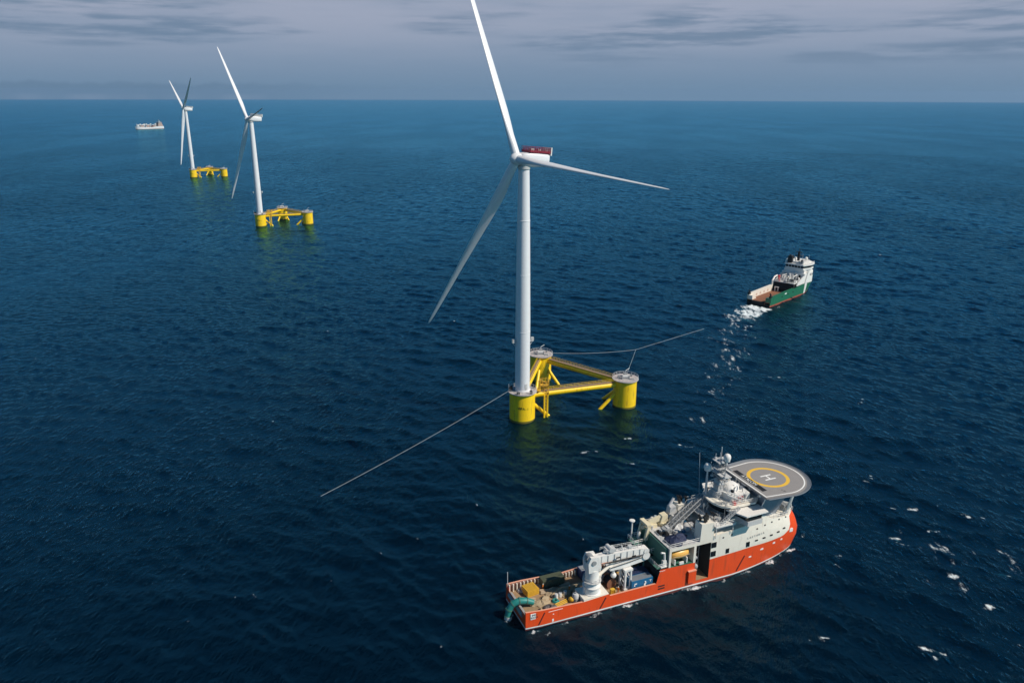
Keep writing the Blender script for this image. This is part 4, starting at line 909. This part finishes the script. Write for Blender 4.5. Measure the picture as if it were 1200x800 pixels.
def pile(name, loc, rz, rx, ry, h, seed, mat, lab, cat, group=None):
    o = lump(0, rx, ry, h, seed).build(name, mat); p = SM @ Vector(loc); o.location = p; o.rotation_euler.z = SHIP_RZ + R(rz); return tag(o, lab, cat, group)
pile('cable_heap', (11.8, .9, 2.6), 5, 4.6, 1.9, 1.1, 1, MT['tan'], 'long heap of tan cable and nets along the middle of the work deck', 'heap')
pile('cable_heap', (5.4, -1.2, 2.6), 20, 2.6, 1.7, .9, 2, MT['tan'], 'smaller tan heap of rope by the stern roller, behind the teal hose', 'heap')
pile('net_bundle', (6.2, -4.3, 2.6), 0, 1.9, 1.25, 1.0, 3, MT['greyn'], 'grey bundle of netting against the near bulwark at the stern', 'net')
pile('tarpaulin', (41.6, -3.8, 12.9), 10, 3.2, 2.3, 1.5, 4, MT['navy'], 'crumpled navy tarpaulin on the roof above the lifeboat bay', 'tarpaulin')
pile('white_sheet_bundle', (45.0, .2, 12.9), 30, 1.8, 1.5, 1.6, 6, MT['pale'], 'pale grey wrapped bundle beside the navy tarpaulin on the roof', 'bundle')
for i, (x, y, s_, lab) in enumerate(((12.2, -3.6, .75, 'larger round yellow buoy on the deck, near the grey tank'), (9.4, -5.2, .5, 'small yellow buoy close to the near bulwark, aft of the larger one'))):
    r = aboard('buoy', (x, y, 2.6), 0, lab, 'buoy', 'yellow buoys on the work deck')
    MB().ball((0, 0, s_), s_, .95, 16).build('float_body', MT['ywork'], r); MB().tube([(0, 0, s_ * 1.9), (0, 0, s_ * 2.3)], .09, 6).tube([(0, 0, .02), (0, 0, .1)], .3, 10).build('lifting_eye', MT['dark'], r)
r = aboard('pipe_bundle', (9.6, -3.4, 2.6), 12, 'bundle of long yellow pipes lying on the stern deck', 'pipes')
for k in range(5): MB().tube([(-1.8, -.5 + k * .25, .18 + (k % 2) * .2), (1.9, -.4 + k * .25, .18 + (k % 2) * .2)], .12, 7).build('pipe', MT['ywork'], r)
coil('hose_coil', (8.6, -3.0 + 1.0, 2.6), .9, 'coil of green hose on the stern deck beside the yellow pipes', MT['teal'], 'hose', 5, .13)
r = aboard('grey_tank', (13.0, -5.0 + 1.2, 2.6), 0, 'upright rounded grey tank aft of the crane foundation', 'tank')
for it in (0,):
    MB().lathe([(.75, 0), (.85, .1), (.85, 1.8), (.65, 2.2), (.2, 2.3)], 18, 0, None, (.2, 0, 0)).build('shell', MT['pale'], r)
    MB().tube([(.2, 0, 2.3), (.2, 0, 2.6)], .22, 8).box(-.2, .6, -.95, -.8, .5, 1.2).build('fitting', MT['grey'], r)
wc = [(9.3, 1.2), (10.4, 1.3), (11.9, 1.5)]
for i, (x, y) in enumerate(wc):
    r = aboard('white_drum', (x, y - 2.2, 2.6), 0, ('white drum nearest the stern, in the row of three', 'middle white drum in the row of three', 'white drum nearest the crane, in the row of three')[i] + ' beside the tan heap', 'drum', 'white drums beside the tan heap')
    MB().lathe([(.4, 0), (.42, .06), (.42, 1.2), (.4, 1.26)], 14).lathe([(.44, .4), (.44, .46)], 14).build('drum_body', MT['white'], r); MB().lathe([(.36, 1.262), (.36, 1.3)], 14).build('lid', MT['pale'], r)
# teal hose hanging over the stern into the water
r = aboard('hanging_hose', (0, 0, 0), 0, 'thick teal hose bent over the stern of the orange ship and down into the sea', 'hose')
hp = [(2.8, -1.6, 3.6), (1.2, -1.3, 4.3), (-.6, -1.0, 4.6), (-2.2, -.7, 4.0), (-3.2, -.6, 2.6), (-3.5, -.7, .9), (-3.5, -.8, -1.2)]
MB().tube(hp, [.7, .8, .85, .85, .8, .72, .7], 14).build('hose_body', MT['teal'], r)
for i in range(1, 6):
    p = Vector(hp[i]); q = (Vector(hp[i + 1]) - Vector(hp[i - 1])).normalized() * .12; MB().tube([p - q, p + q], .93, 14).build('hose_clamp', MT['gdeckl'], r)
MB().tube([(-3.45, -.75, .9), (-3.5, -.8, .1)], .95, 14).build('end_flange', MT['pale'], r)
# lifeboat in its bay
r = aboard('lifeboat', (41.9, -5.2, 8.75), 0, 'yellow enclosed lifeboat inside the opening in the ship\'s white side', 'lifeboat')
rings = []
for x, w, zb, zt in ((-2.75, .25, 1.0, 1.9), (-2.4, .8, .55, 2.2), (-1.4, 1.15, .2, 2.5), (0, 1.25, .1, 2.55), (1.4, 1.15, .2, 2.5), (2.3, .85, .5, 2.25), (2.75, .3, .9, 1.8)):
    rings.append([(x, w * math.copysign(abs(math.cos(a)) ** .75, math.cos(a)), (zb + zt) / 2 + (zt - zb) / 2 * math.sin(a)) for a in [2 * math.pi * k / 20 for k in range(20)]])
MB().loft(rings).build('hull', MT['lifeboat'], r, angle=60)
b = MB().box(1.0, 1.9, -.6, .6, 2.35, 2.75); b.build('steering_hatch', MT['lifeboat'], r, smooth=False)
b = MB().tube([(-2.5, -1.0, 1.15), (0, -1.3, 1.05), (2.5, -1.0, 1.15)], .1, 6); b.build('fender_rope', MT['tan'], r)
for x in (-1.8, 1.8): MB().box(x - .15, x + .15, -1.1, 1.1, -1.2, .3).build('cradle', MT['white'], r, smooth=False)
MB().box(-.6, .7, -1.35, -1.0, -1.2, -.5).build('locker', MT['white'], r, smooth=False)
# people on the work deck
def person(loc, rz, lab):
    P = [(0, 0, .95), (0, 0, 1.2), (0, 0, 1.45), (0, 0, 1.58), (.02, 0, 1.72), (0, .1, .9), (.04, .11, .5), (0, .12, .06), (.14, .13, .03), (0, -.1, .9), (-.05, -.11, .5), (-.02, -.12, .06), (.12, -.13, .03), (0, .2, 1.42), (.04, .27, 1.15), (.16, .24, .95), (0, -.2, 1.42), (.02, -.27, 1.15), (.14, -.25, .95)]
    E_ = [(0, 1), (1, 2), (2, 3), (3, 4), (0, 5), (5, 6), (6, 7), (7, 8), (0, 9), (9, 10), (10, 11), (11, 12), (2, 13), (13, 14), (14, 15), (2, 16), (16, 17), (17, 18)]
    Rd = [.16, .16, .17, .07, .12, .11, .09, .07, .05, .11, .09, .07, .05, .09, .07, .05, .09, .07, .05]
    me = bpy.data.meshes.new('person'); me.from_pydata(P, E_, []); o = bpy.data.objects.new('person', me); COL.objects.link(o)
    o.modifiers.new('skin', 'SKIN'); 
    for i, v in enumerate(me.skin_vertices[0].data): v.radius = (Rd[i], Rd[i]); v.use_root = (i == 0)
    o.modifiers.new('sub', 'SUBSURF').levels = 1; me.materials.append(MT['skin'])
    o.location = SM @ Vector(loc); o.rotation_euler.z = SHIP_RZ + R(rz); tag(o, lab, 'person')
    h = MB().ball((.02, 0, 1.78), .15, .8, 10).build('helmet', MT['white'], o)
person((24.6, -4.9, 2.6), 40, 'person in bright workwear and white helmet standing by the near bulwark under the crane boom')
r = aboard('deck_winch', (24.0, -1.0, 2.6), 0, 'dark deck winch with a large drum under the crane boom', 'winch')
MB().tube([(0, -1.3, 1.2), (0, 1.3, 1.2)], .95, 18).build('drum', MT['dark'], r); b = MB()
for y in (-1.5, 1.4): b.lathe([(1.35, 0), (1.35, .12)], 20, 0, Matrix.Translation((0, y, 1.35)) @ Matrix.Rotation(math.pi / 2, 4, 'X'))
b.box(-1.2, 1.2, -1.7, 1.7, 0, .2); b.build('frame', MT['rust'], r)
r = aboard('gas_rack', (22.9, -5.0, 2.6), 0, 'small yellow rack by the near bulwark forward of the crane foundation', 'rack')
b = MB(); 
for x in (-.5, .5):
    for y in (-.4, .4): b.box(x - .06, x + .06, y - .06, y + .06, 0, 1.7)
b.box(-.56, .56, -.46, .46, 0, .1); b.box(-.56, .56, -.46, .46, 1.6, 1.7); b.build('frame', MT['ywork'], r, smooth=False)
for k in range(6): MB().tube([(-.35 + (k % 3) * .35, -.2 + (k // 3) * .4, .1), (-.35 + (k % 3) * .35, -.2 + (k // 3) * .4, 1.4)], .14, 8).build('bottle', MT['ywork'], r)

# more loose gear that crowds the stern deck
rnd = random.Random(21)
tag_pos = [('planks', 2.6, .4), ('planks', 8.0, 2.0), ('planks', 13.5, 2.3), ('planks', 16.8, 1.4)]
for i, (nm, x, y) in enumerate(tag_pos):
    r = aboard('timber_stack', (x, y, 2.6), rnd.uniform(-15, 15), ('pale timber stack nearest the stern roller', 'timber stack in front of the olive green container', 'timber stack between the olive container and the crane', 'timber stack on the far side of the white crane foundation')[i], 'timber', 'timber stacks on the work deck')
    for k in range(3): MB().box(-1.5 + rnd.uniform(-.2, .2), 1.5 + rnd.uniform(-.2, .2), -.75 + k * .5, -.3 + k * .5, .02, .35 + rnd.uniform(0, .35)).build('plank', MT['plank'], r, smooth=False)
pile('cable_heap', (15.6, -.3, 2.6), 40, 1.7, 1.3, .8, 31, MT['tan'], 'tan rope heap right behind the crane foundation', 'heap')
pile('cable_heap', (9.8, 1.9, 2.6), -10, 1.8, .9, .9, 33, MT['plank'], 'pale heap of rope beside the olive container', 'heap')
pile('net_bundle', (3.4, -4.6, 2.6), 0, 1.3, 1.0, .8, 35, MT['tan'], 'tan net in the near stern corner of the deck', 'net')
coil('rope_coil', (2.2, 4.9, 2.6), .8, 'pale rope coil at the far stern corner behind the yellow basket', MT['rope'])
coil('rope_coil', (7.0, 4.8, 2.6), .8, 'pale rope coil between the yellow basket and the olive container', MT['rope'])
coil('chain_pile', (11.0, -5.1, 2.6), .7, 'small dark coil of chain by the near bulwark', MT['rust'], 'chain', 4, .12)
coil('chain_pile', (26.0, 1.6, 2.6), 1.0, 'rusty coil of chain under the crane boom', MT['rust'], 'chain', 5, .16)
for i, (x, y, m, lab) in enumerate(((23.2, 3.8, 'cream', 'cream winch cabinet by the far bulwark, under the boom'), (27.4, 4.0, 'grey', 'grey winch cabinet by the far bulwark, forward of the cream one'))):
    r = aboard('winch_cabinet', (x, y, 2.6), 0, lab, 'cabinet')
    MB().box(-1.2, 1.2, -.8, .8, .12, 1.9).build('body', MT[m], r, smooth=False); MB().box(-1.3, 1.3, -.9, .9, 1.9, 2.05).build('roof', MT['pale'], r, smooth=False); MB().box(-.5, .5, -.86, -.8, .3, 1.7).build('door', MT['grey'], r, smooth=False); MB().box(-1.2, 1.2, -.75, .75, 0, .12).build('base', MT['dark'], r, smooth=False)
r = aboard('flag_staff', (-.9, 6.0, 4.9), 0, 'thin white pole at the far stern corner of the orange ship', 'pole'); MB().tube([(0, 0, 0), (0, 0, 3.4)], .07, 6).build('pole', MT['white'], r); MB().box(-.2, .2, -.2, .2, 0, .1).build('foot', MT['grey'], r, smooth=False)

for i, (x, y, m, lab) in enumerate(((22.6, .9, 'rust', 'rust brown cable reel at the foot of the crane, on its far side'), (29.0, 3.6, 'tan', 'tan cable reel by the far bulwark under the boom tip'), (33.0, 4.6, 'dark', 'dark cable reel under the green platform'))):
    r = aboard('cable_reel', (x, y, 2.6), (20, -10, 90)[i], lab, 'cable reel', 'cable reels on the work deck')
    MB().tube([(0, -.8, 1.25), (0, .8, 1.25)], 1.0, 18).build('drum', MT[m], r)
    for q in (-.9, .8): MB().lathe([(1.25, 0), (1.25, .1)], 20, 0, Matrix.Translation((0, q, 1.25)) @ Matrix.Rotation(-math.pi / 2, 4, 'X')).build('flange', MT['grey'], r)
    MB().box(-.9, .9, -1.0, 1.0, 0, .14).build('skid', MT['ywork'], r, smooth=False)
person((13.5, .2, 2.6), -60, 'person in bright workwear and white helmet standing amidships on the stern deck')
person((7.6, 3.2, 2.6), 120, 'person in bright workwear and white helmet by the olive green container')

# ------------------------------------------------------------------ green anchor handling tug (x forward, y to port; stern at x = 0)
TUG = empty('tug', (149.84, 452.56, 0), R(46), 'green and white tug with a brown work deck and white wash behind it', 'tug')
def tp(name, mats, mb, parent=None, **k): return mb.build(name, mats, parent or TUG, **k)
TB = 8.0
def tstem(z): return interp(z, [-2, 0, 3, 7, 11, 15], [66, 67.5, 70, 71, 69, 65.5])
def tug_pt(u, z, side):
    if u <= 42: return (u, side * (TB - (.5 if u < 3 else 0) * (1 - max(u, 0) / 3) - (.3 if z < .5 else 0)), z)
    s = (u - 42) / 28; x = 42 + s * (tstem(z) - 42)
    lo = max(0, 1 - s ** 1.5) ** .7; hi = max(0, 1 - s ** 2.3) ** .55
    return (x, side * TB * lerp(lo, hi, min(1, max(0, z / 7))), z)
def tug_top(u): return interp(u, [0, 4, 8, 30, 34, 46, 50, 58, 70], [5.4, 5.9, 5.9, 6.2, 6.6, 7.0, 9.5, 11, 12])
TUS = [0, 2, 4, 8, 12, 17, 22, 27, 30, 34, 38, 42, 45, 46.2, 49.8] + [50 + i * 20 / 12 for i in range(1, 13)]
def build_tug():
    mb = MB(); zs = lambda u: [-2, .9 if u < 44 else .4, 2.0] + [lerp(2.0, tug_top(u), t) for t in (.35, .7, 1)]
    hull_grid(mb, TUS, zs, tug_pt, lambda u, j: 1 if j == 0 else (2 if 46.2 < u < 49.8 else 0))
    h = weld(tp('hull', [MT['green'], MT['tugred'], MT['white']], mb))
    b = MB(); b.add([(.0, -7.4, -2), (.0, 7.4, -2), (.0, 7.4, 1.2), (.0, -7.4, 1.2)], [(0, 1, 2, 3)]); tp('transom', MT['dark'], b, h, smooth=False)
    b = MB(); b.box(.3, 46, -7.6, 7.6, 2.0, 2.5); tp('work_deck', MT['rust'], b, smooth=False)
    b = MB(); b.side([(-.6, 1.0), (.4, .6), (.4, 2.49), (.1, 2.49)], -4.2, 4.2); tp('stern_ramp', MT['rust'], b, smooth=False)
    b = MB(); b.tube([(-.3, -4, 1.7), (-.3, 4, 1.7)], .8, 14); tp('stern_roller', MT['dark'], b)
    # broad white cargo rails inside the bulwark, sloping down at the stern
    for s in (-1, 1):
        b = MB(); b.side([(.3, 2.5), (31, 2.5), (31, 6.35), (8, 6.0), (4, 5.95), (.3, 5.45)], s * 6.4, s * 7.85)
        b.side([(.3, 2.5), (5.5, 2.5), (3.2, 5.0), (.3, 5.0)], s * 4.3, s * 6.4); tp('cargo_rail', MT['cream'] if s > 0 else MT['green'], b, smooth=False)
        b = MB(); 
        for x in (9, 14, 19, 24): b.box(x, x + 1.6, s * 6.36 - .03, s * 6.36 + .03, 3.2, 4.6)
        tp('rail_hatch', MT['pinkish'], b, smooth=False)
        b = MB(); b.tube([(1.2, s * 6.9, 5.4), (1.2, s * 6.9, 7.4), (.3, s * 6.9, 8.0)], .45, 9); b.box(.3, 2.0, s * 7 - .7, s * 7 + .7, 5.4, 6.5); tp('mooring_capstan', MT['dark'], b)
    b = MB(); b.tube([(31, 6.9, 3), (31, 6.9, 9.0), (33.5, 6.9, 11), (37, 6.9, 11.4)], .55, 9); b.tube([(31, 4.6, 2.5), (31, 4.6, 5.2)], .4, 8); b.tube([(31, 2.6, 2.5), (31, 2.6, 5.2)], .4, 8); b.box(30.6, 31.4, 2.2, 5, 5, 5.5); tp('deck_gantry', MT['white'], b)
    # winch house and drum coloured black for the shaded opening; crowded roof
    b = MB(); b.box(33, 45, -6.4, 6.4, 2.5, 8.3); w_parent = w = tp('winch_house', MT['dark'], b, smooth=False)
    b = MB(); b.tube([(33.6, -4, 4.6), (33.6, 4, 4.6)], 1.5, 16); b.box(32.8, 33.2, -6.5, -5.4, 2.5, 8.3); b.box(32.8, 33.2, 5.4, 6.5, 2.5, 8.3); tp('tow_winch', MT['dark'], b, w)
    b = MB(); b.box(32.6, 45, -6.7, 6.7, 8.32, 8.7); b.box(36, 39, -2, 2.4, 8.7, 10.6); b.box(40, 42.5, 1, 5, 8.7, 11.2); b.tube([(35, -4, 8.7), (37, -4, 12.2), (41, -4.4, 12.8)], .35, 8); b.tube([(35, 3, 8.7), (36, 3, 12.4), (38, 1, 13.0)], .35, 8)
    b.box(40.5, 42, -6, -3.6, 8.7, 11); b.tube([(38, -1, 10.6), (38, -1, 13.5)], .5, 9); b.rail([(32.8, 6.5, 8.7), (32.8, -6.5, 8.7), (45, -6.5, 8.7)], 1.2, .1, 1.2); b.box(43, 45, -1, 2, 8.7, 13); tp('winch_roof', MT['white'], b, w, smooth=False)
    b = MB(); b.tube([(33.6, 3.6, 8.7), (34.2, 4.4, 11.2), (35.4, 4.8, 11.5)], .5, 8); b.box(34.8, 36.2, 4.2, 5.4, 10.8, 12); tp('work_crane', MT['red'], b, w)
    for s in (-1, 1): tp('side_screen', MT['white'], MB().side([(35, 6.9), (46, 7.0), (46, 11.8), (44, 11.8), (36.5, 8.7)], s * 7.7, s * 7.1), smooth=False)
    rnd = random.Random(13)
    for i in range(44):
        x, y = rnd.uniform(33.5, 44), rnd.uniform(-6, 6); z = 8.7; m = MT[rnd.choice(('white', 'pale', 'grey', 'dark', 'white', 'pale', 'slate'))]; k = i % 4
        if k == 0: w = rnd.uniform(.4, 1.1); tp('deck_locker', m, MB().box(x - w, x + w, y - w * .7, y + w * .7, z, z + rnd.uniform(.6, 2.2)), w_parent, smooth=False)
        elif k == 1: tp('vent', m, MB().tube([(x, y, z), (x, y, z + rnd.uniform(1.4, 3.0)), (x + .6, y, z + 3.0)], .3, 7), w_parent)
        elif k == 2: tp('post', m, MB().tube([(x, y, z), (x, y, z + rnd.uniform(2, 4.4))], .12, 5), w_parent)
        else: tp('winch_drum', m, MB().tube([(x, y - .9, z + .8), (x, y + .9, z + .8)], rnd.uniform(.5, .8), 9), w_parent)
    for i in range(16):
        x, y = rnd.uniform(46.5, 57), rnd.uniform(-5, 5); m = MT[rnd.choice(('white', 'pale', 'grey', 'black'))]
        if i % 2: tp('whip_antenna', m, MB().tube([(x, y, 19.8), (x, y, 19.9 + rnd.uniform(1.5, 4))], .1, 5))
        else: tp('roof_locker', m, MB().box(x - .6, x + .6, y - .5, y + .5, 19.5, 20 + rnd.uniform(.5, 1.4)), smooth=False)
    # white accommodation block and raked white side band
    b = MB(); b.prism([(45, -7.6), (57, -7.7), (62, -5.5), (64, 0), (62, 5.5), (57, 7.7), (45, 7.6)], 6.5, 13.2); b.prism([(46, -6.6), (58, -6.6), (61, -4.5), (62, 0), (61, 4.5), (58, 6.6), (46, 6.6)], 13.2, 15.2); d = tp('deckhouse', MT['white'], b, smooth=False)
    for s in (-1, 1): tp('side_band', MT['white'], MB().side([(46, 7.0), (50, 7.0), (52, 14.5), (49.2, 14.5)], s * 8.12, s * 7.72), d, smooth=False)
    for s in (-1, 1):
        for x in (53, 55.4): tp('window', MT['glass'], MB().box(x, x + 1, s * 7.68 - .1, s * 7.68 + .1, 11, 12.2), d, smooth=False)
    for y in (-4.5, -1.5, 1.5, 4.5): tp('window', MT['glass'], MB().box(44.9, 45.1, y - .6, y + .6, 10, 12), d, smooth=False)
    b = MB(); b.prism([(45.5, -6.0), (52, -8.0), (57, -7.6), (61, -3.6), (61, 3.6), (57, 7.6), (52, 8.0), (45.5, 6.0)], 15.2, 16.3, 0); b.prism([(45.8, -5.8), (52, -7.7), (56.8, -7.3), (60.7, -3.5), (60.7, 3.5), (56.8, 7.3), (52, 7.7), (45.8, 5.8)], 16.3, 17.9, 1)
    b.prism([(44.8, -6.2), (52, -8.4), (57.3, -8.0), (61.6, -3.8), (61.6, 3.8), (57.3, 8.0), (52, 8.4), (44.8, 6.2)], 17.9, 18.8, 0); b.prism([(47, -5), (52, -6.4), (56, -6), (59, -3), (59, 3), (56, 6), (52, 6.4), (47, 5)], 18.8, 19.9, 0)
    for y in (-4, -2, 0, 2, 4): b.box(45.7, 46, y - .12, y + .12, 16.3, 17.9, 0)
    br = tp('bridge', [MT['white'], MT['glass']], b, smooth=False)
    b = MB(); b.side([(45.6, 18.8), (49.6, 18.8), (48.6, 23.2), (46.0, 23.2)], 2.2, 5.0); b.tube([(46.8, 3.6, 22.8), (45.9, 3.6, 24)], .5, 9); tp('funnel', MT['black'], b, smooth=False)
    b = MB(); b.truss((51.5, .4, 19.8), (51.5, .4, 26.0), 2.0, 1.8, 4, .34); b.box(50.9, 52.1, -.2, 1.0, 19.8, 25.4); b.box(50.4, 52.6, -1.6, 2.4, 23.0, 23.3); b.tube([(51.5, .4, 25.2), (51.5, .4, 28.0)], .14, 6); b.tube([(50.6, -1.4, 23.2), (50.6, -1.4, 26)], .1, 5); b.tube([(50.6, 2.2, 23.2), (50.6, 2.2, 26.2)], .1, 5); b.tube([(51.9, -1.4, 25.3), (51.9, 2.2, 25.3)], .25, 6); tp('radar_mast', MT['black'], b)
    b = MB(); b.ball((54.5, -3.4, 21.3), 1.0); b.tube([(54.5, -3.4, 19.9), (54.5, -3.4, 20.5)], .3, 8); tp('satellite_dome', MT['white'], b, br)
    b = MB(); b.box(47, 49, 5, 6.4, 18.8, 20.6); b.tube([(45.5, 5.6, 18.8), (45.5, 5.6, 21)], .3, 7); tp('roof_locker', MT['white'], b, br, smooth=False)
    b = MB(); b.rail([(45, -6, 18.8), (52, -8.2, 18.8), (57, -7.8, 18.8)], 1.1, .08, 1.6); b.rail([(45, 6, 18.8), (52, 8.2, 18.8), (57, 7.8, 18.8)], 1.1, .08, 1.6); tp('railing', MT['white'], b, br)
    # forecastle deck
    P = [tug_pt(u, tug_top(u) - .9, -1) for u in TUS if u >= 49.8]; b = MB()
    for i in range(len(P) - 1): a, c = P[i], P[i + 1]; b.add([a, c, (c[0], -c[1], c[2]), (a[0], -a[1], a[2])], [(0, 1, 2, 3)])
    tp('fore_deck', MT['gdeckl'], b)
    b = MB()
    for x, z in ((14, 3.6), (22, 3.9), (29, 4.0)): b.box(x, x + 1.4, -8.06, -7.9, z, z + .7)
    b.tube([(27, -8.02, 1.2), (30, -8.02, .2)], .3, 6); tp('hull_fitting', MT['black'], b, h)
    b = MB(); b.box(18, 20.5, -8.07, -7.9, 4.8, 5.4); tp('hull_mark', MT['mark_white'], b, h, smooth=False)
MT['tugred'] = paint('tug_boot_red', (.36, .07, .04), .6, .2, (.15, .06, .04), .5, .3, 2)
build_tug()

# ------------------------------------------------------------------ distant pale ship
def build_far_ship():
    a = math.atan2(2807 - 2882.7, -1330 + 1266.6)
    r = empty('cargo_ship', (-1266.6, 2882.7, 0), a, 'small pale ship far off near the horizon, left of the farthest turbine', 'ship')
    L_, B_ = 98, 9.5
    def pt(u, z, s):
        if u <= 76: return (u, s * B_ * (1 if u > 6 else .9 + u / 60), z)
        q = (u - 76) / 22; x = 76 + q * (22 + max(0, z - 3) * .3); return (x, s * B_ * max(0, 1 - q ** 1.9) ** .6, z)
    us = [0, 3, 6, 20, 40, 60, 76] + [76 + i * 22 / 8 for i in range(1, 9)]
    top = lambda u: interp(u, [0, 20, 24, 76, 84, 98], [9.5, 9.5, 7.0, 7.0, 9.5, 11])
    mb = MB(); hull_grid(mb, us, lambda u: [-2, 1.4, lerp(1.4, top(u), .5), top(u)], pt, lambda u, j: 1 if j == 0 else 0)
    mb.add([(0, -B_ * .9, -2), (0, B_ * .9, -2), (0, B_ * .9, 9.5), (0, -B_ * .9, 9.5)], [(0, 1, 2, 3)], 0)
    h = weld(mb.build('hull', [MT['farhull'], MT['antifoul']], r))
    P = [pt(u, top(u) - .8, -1) for u in us]; b = MB()
    for i in range(len(P) - 1): p, q = P[i], P[i + 1]; b.add([p, q, (q[0], -q[1], q[2]), (p[0], -p[1], p[2])], [(0, 1, 2, 3)])
    b.build('deck', MT['grey'], r, smooth=False)
    b = MB(); b.box(3, 20, -8.5, 8.5, 8.7, 15); b.box(5, 19, -8, 8, 15, 19.5); b.box(7, 18, -8.8, 8.8, 19.5, 20.4); d = b.build('deckhouse', MT['farbuff'], r, smooth=False)
    b = MB(); b.box(7.5, 17.5, -9.2, 9.2, 20.4, 21.2); b.box(8, 17, -8.9, 8.9, 21.2, 22.9, 1); b.box(7.2, 18, -9.4, 9.4, 22.9, 23.8); b.build('bridge', [MT['white'], MT['glass']], d, smooth=False)
    for y in (-6, -3, 0, 3, 6):
        for z in (12.2, 16.6): MB().box(19.95 if z < 15 else 18.95, 20.06 if z < 15 else 19.06, y - .6, y + .6, z, z + 1.2).build('window', MT['glass'], d, smooth=False)
    b = MB(); b.box(3.6, 7.2, -2.4, 2.4, 15, 24.5); b.box(3.6, 7.25, -2.45, 2.45, 22.8, 24.6, 1); b.build('funnel', [MT['red'], MT['black']], r, smooth=False)
    b = MB(); b.truss((12.5, 0, 23.8), (12.5, 0, 33), 2.2, 2.2, 4, .35); b.ball((12.5, 3.5, 26.5), 1.8); b.tube([(12.5, -3.5, 30), (12.5, 3.5, 30)], .4, 6); b.tube([(12.5, 3.5, 23.8), (12.5, 3.5, 25)], .5, 6); b.build('mast', MT['pale'], r)
    for x, hh in ((28, 3.6), (50, 5.2), (72, 4.4)):
        b = MB(); b.box(x, x + 9, -6, 6, 6.2, 8.7 + hh); b.box(x - .5, x + 9.5, -6.5, 6.5, 8.7 + hh, 9.3 + hh); b.build('hatch_cover', MT['farbuff'], r, smooth=False)
    for x in (25, 43, 58, 66, 80):
        b = MB(); b.lathe([(1.4, 6.2), (1.2, 18)], 12, 0, None, (x, 0, 0)); b.tube([(x, 0, 17), (x + 9, 1, 15.2), (x + 15, 1.5, 14.6)], [.9, .7, .5], 8); b.box(x - 1.4, x + 1.4, -1.6, 1.6, 17, 19.4); b.build('deck_crane', MT['white'], r)
    rnd = random.Random(6)
    for k in range(26):
        x, y = rnd.uniform(22, 86), rnd.uniform(-8, 5); w, q = rnd.uniform(1.2, 3.2), rnd.uniform(2, 7)
        b = MB(); b.box(x - w, x + w, y, y + w * 1.4, 6.2, 6.2 + q); b.build('deck_cargo', MT[rnd.choice(('white', 'farbuff', 'grey', 'pale', 'rust', 'slate', 'dark'))], r, smooth=False)
    b = MB(); b.box(86, 92, -3.5, 3.5, 11, 13.8); b.tube([(92, 0, 12), (92, 0, 21)], .35, 7); b.tube([(89, -2, 13.8), (89, 2, 13.8)], .8, 9); b.build('bow_winch', MT['white'], r)
MT['farhull'] = paint('far_hull_white', (.66, .68, .70), .5, .06, (.4, .3, .2), .4, .1, 3)
MT['farbuff'] = paint('far_house_buff', (.42, .30, .26), .5, .15, (.3, .2, .15), .4, .1, 3)
build_far_ship()
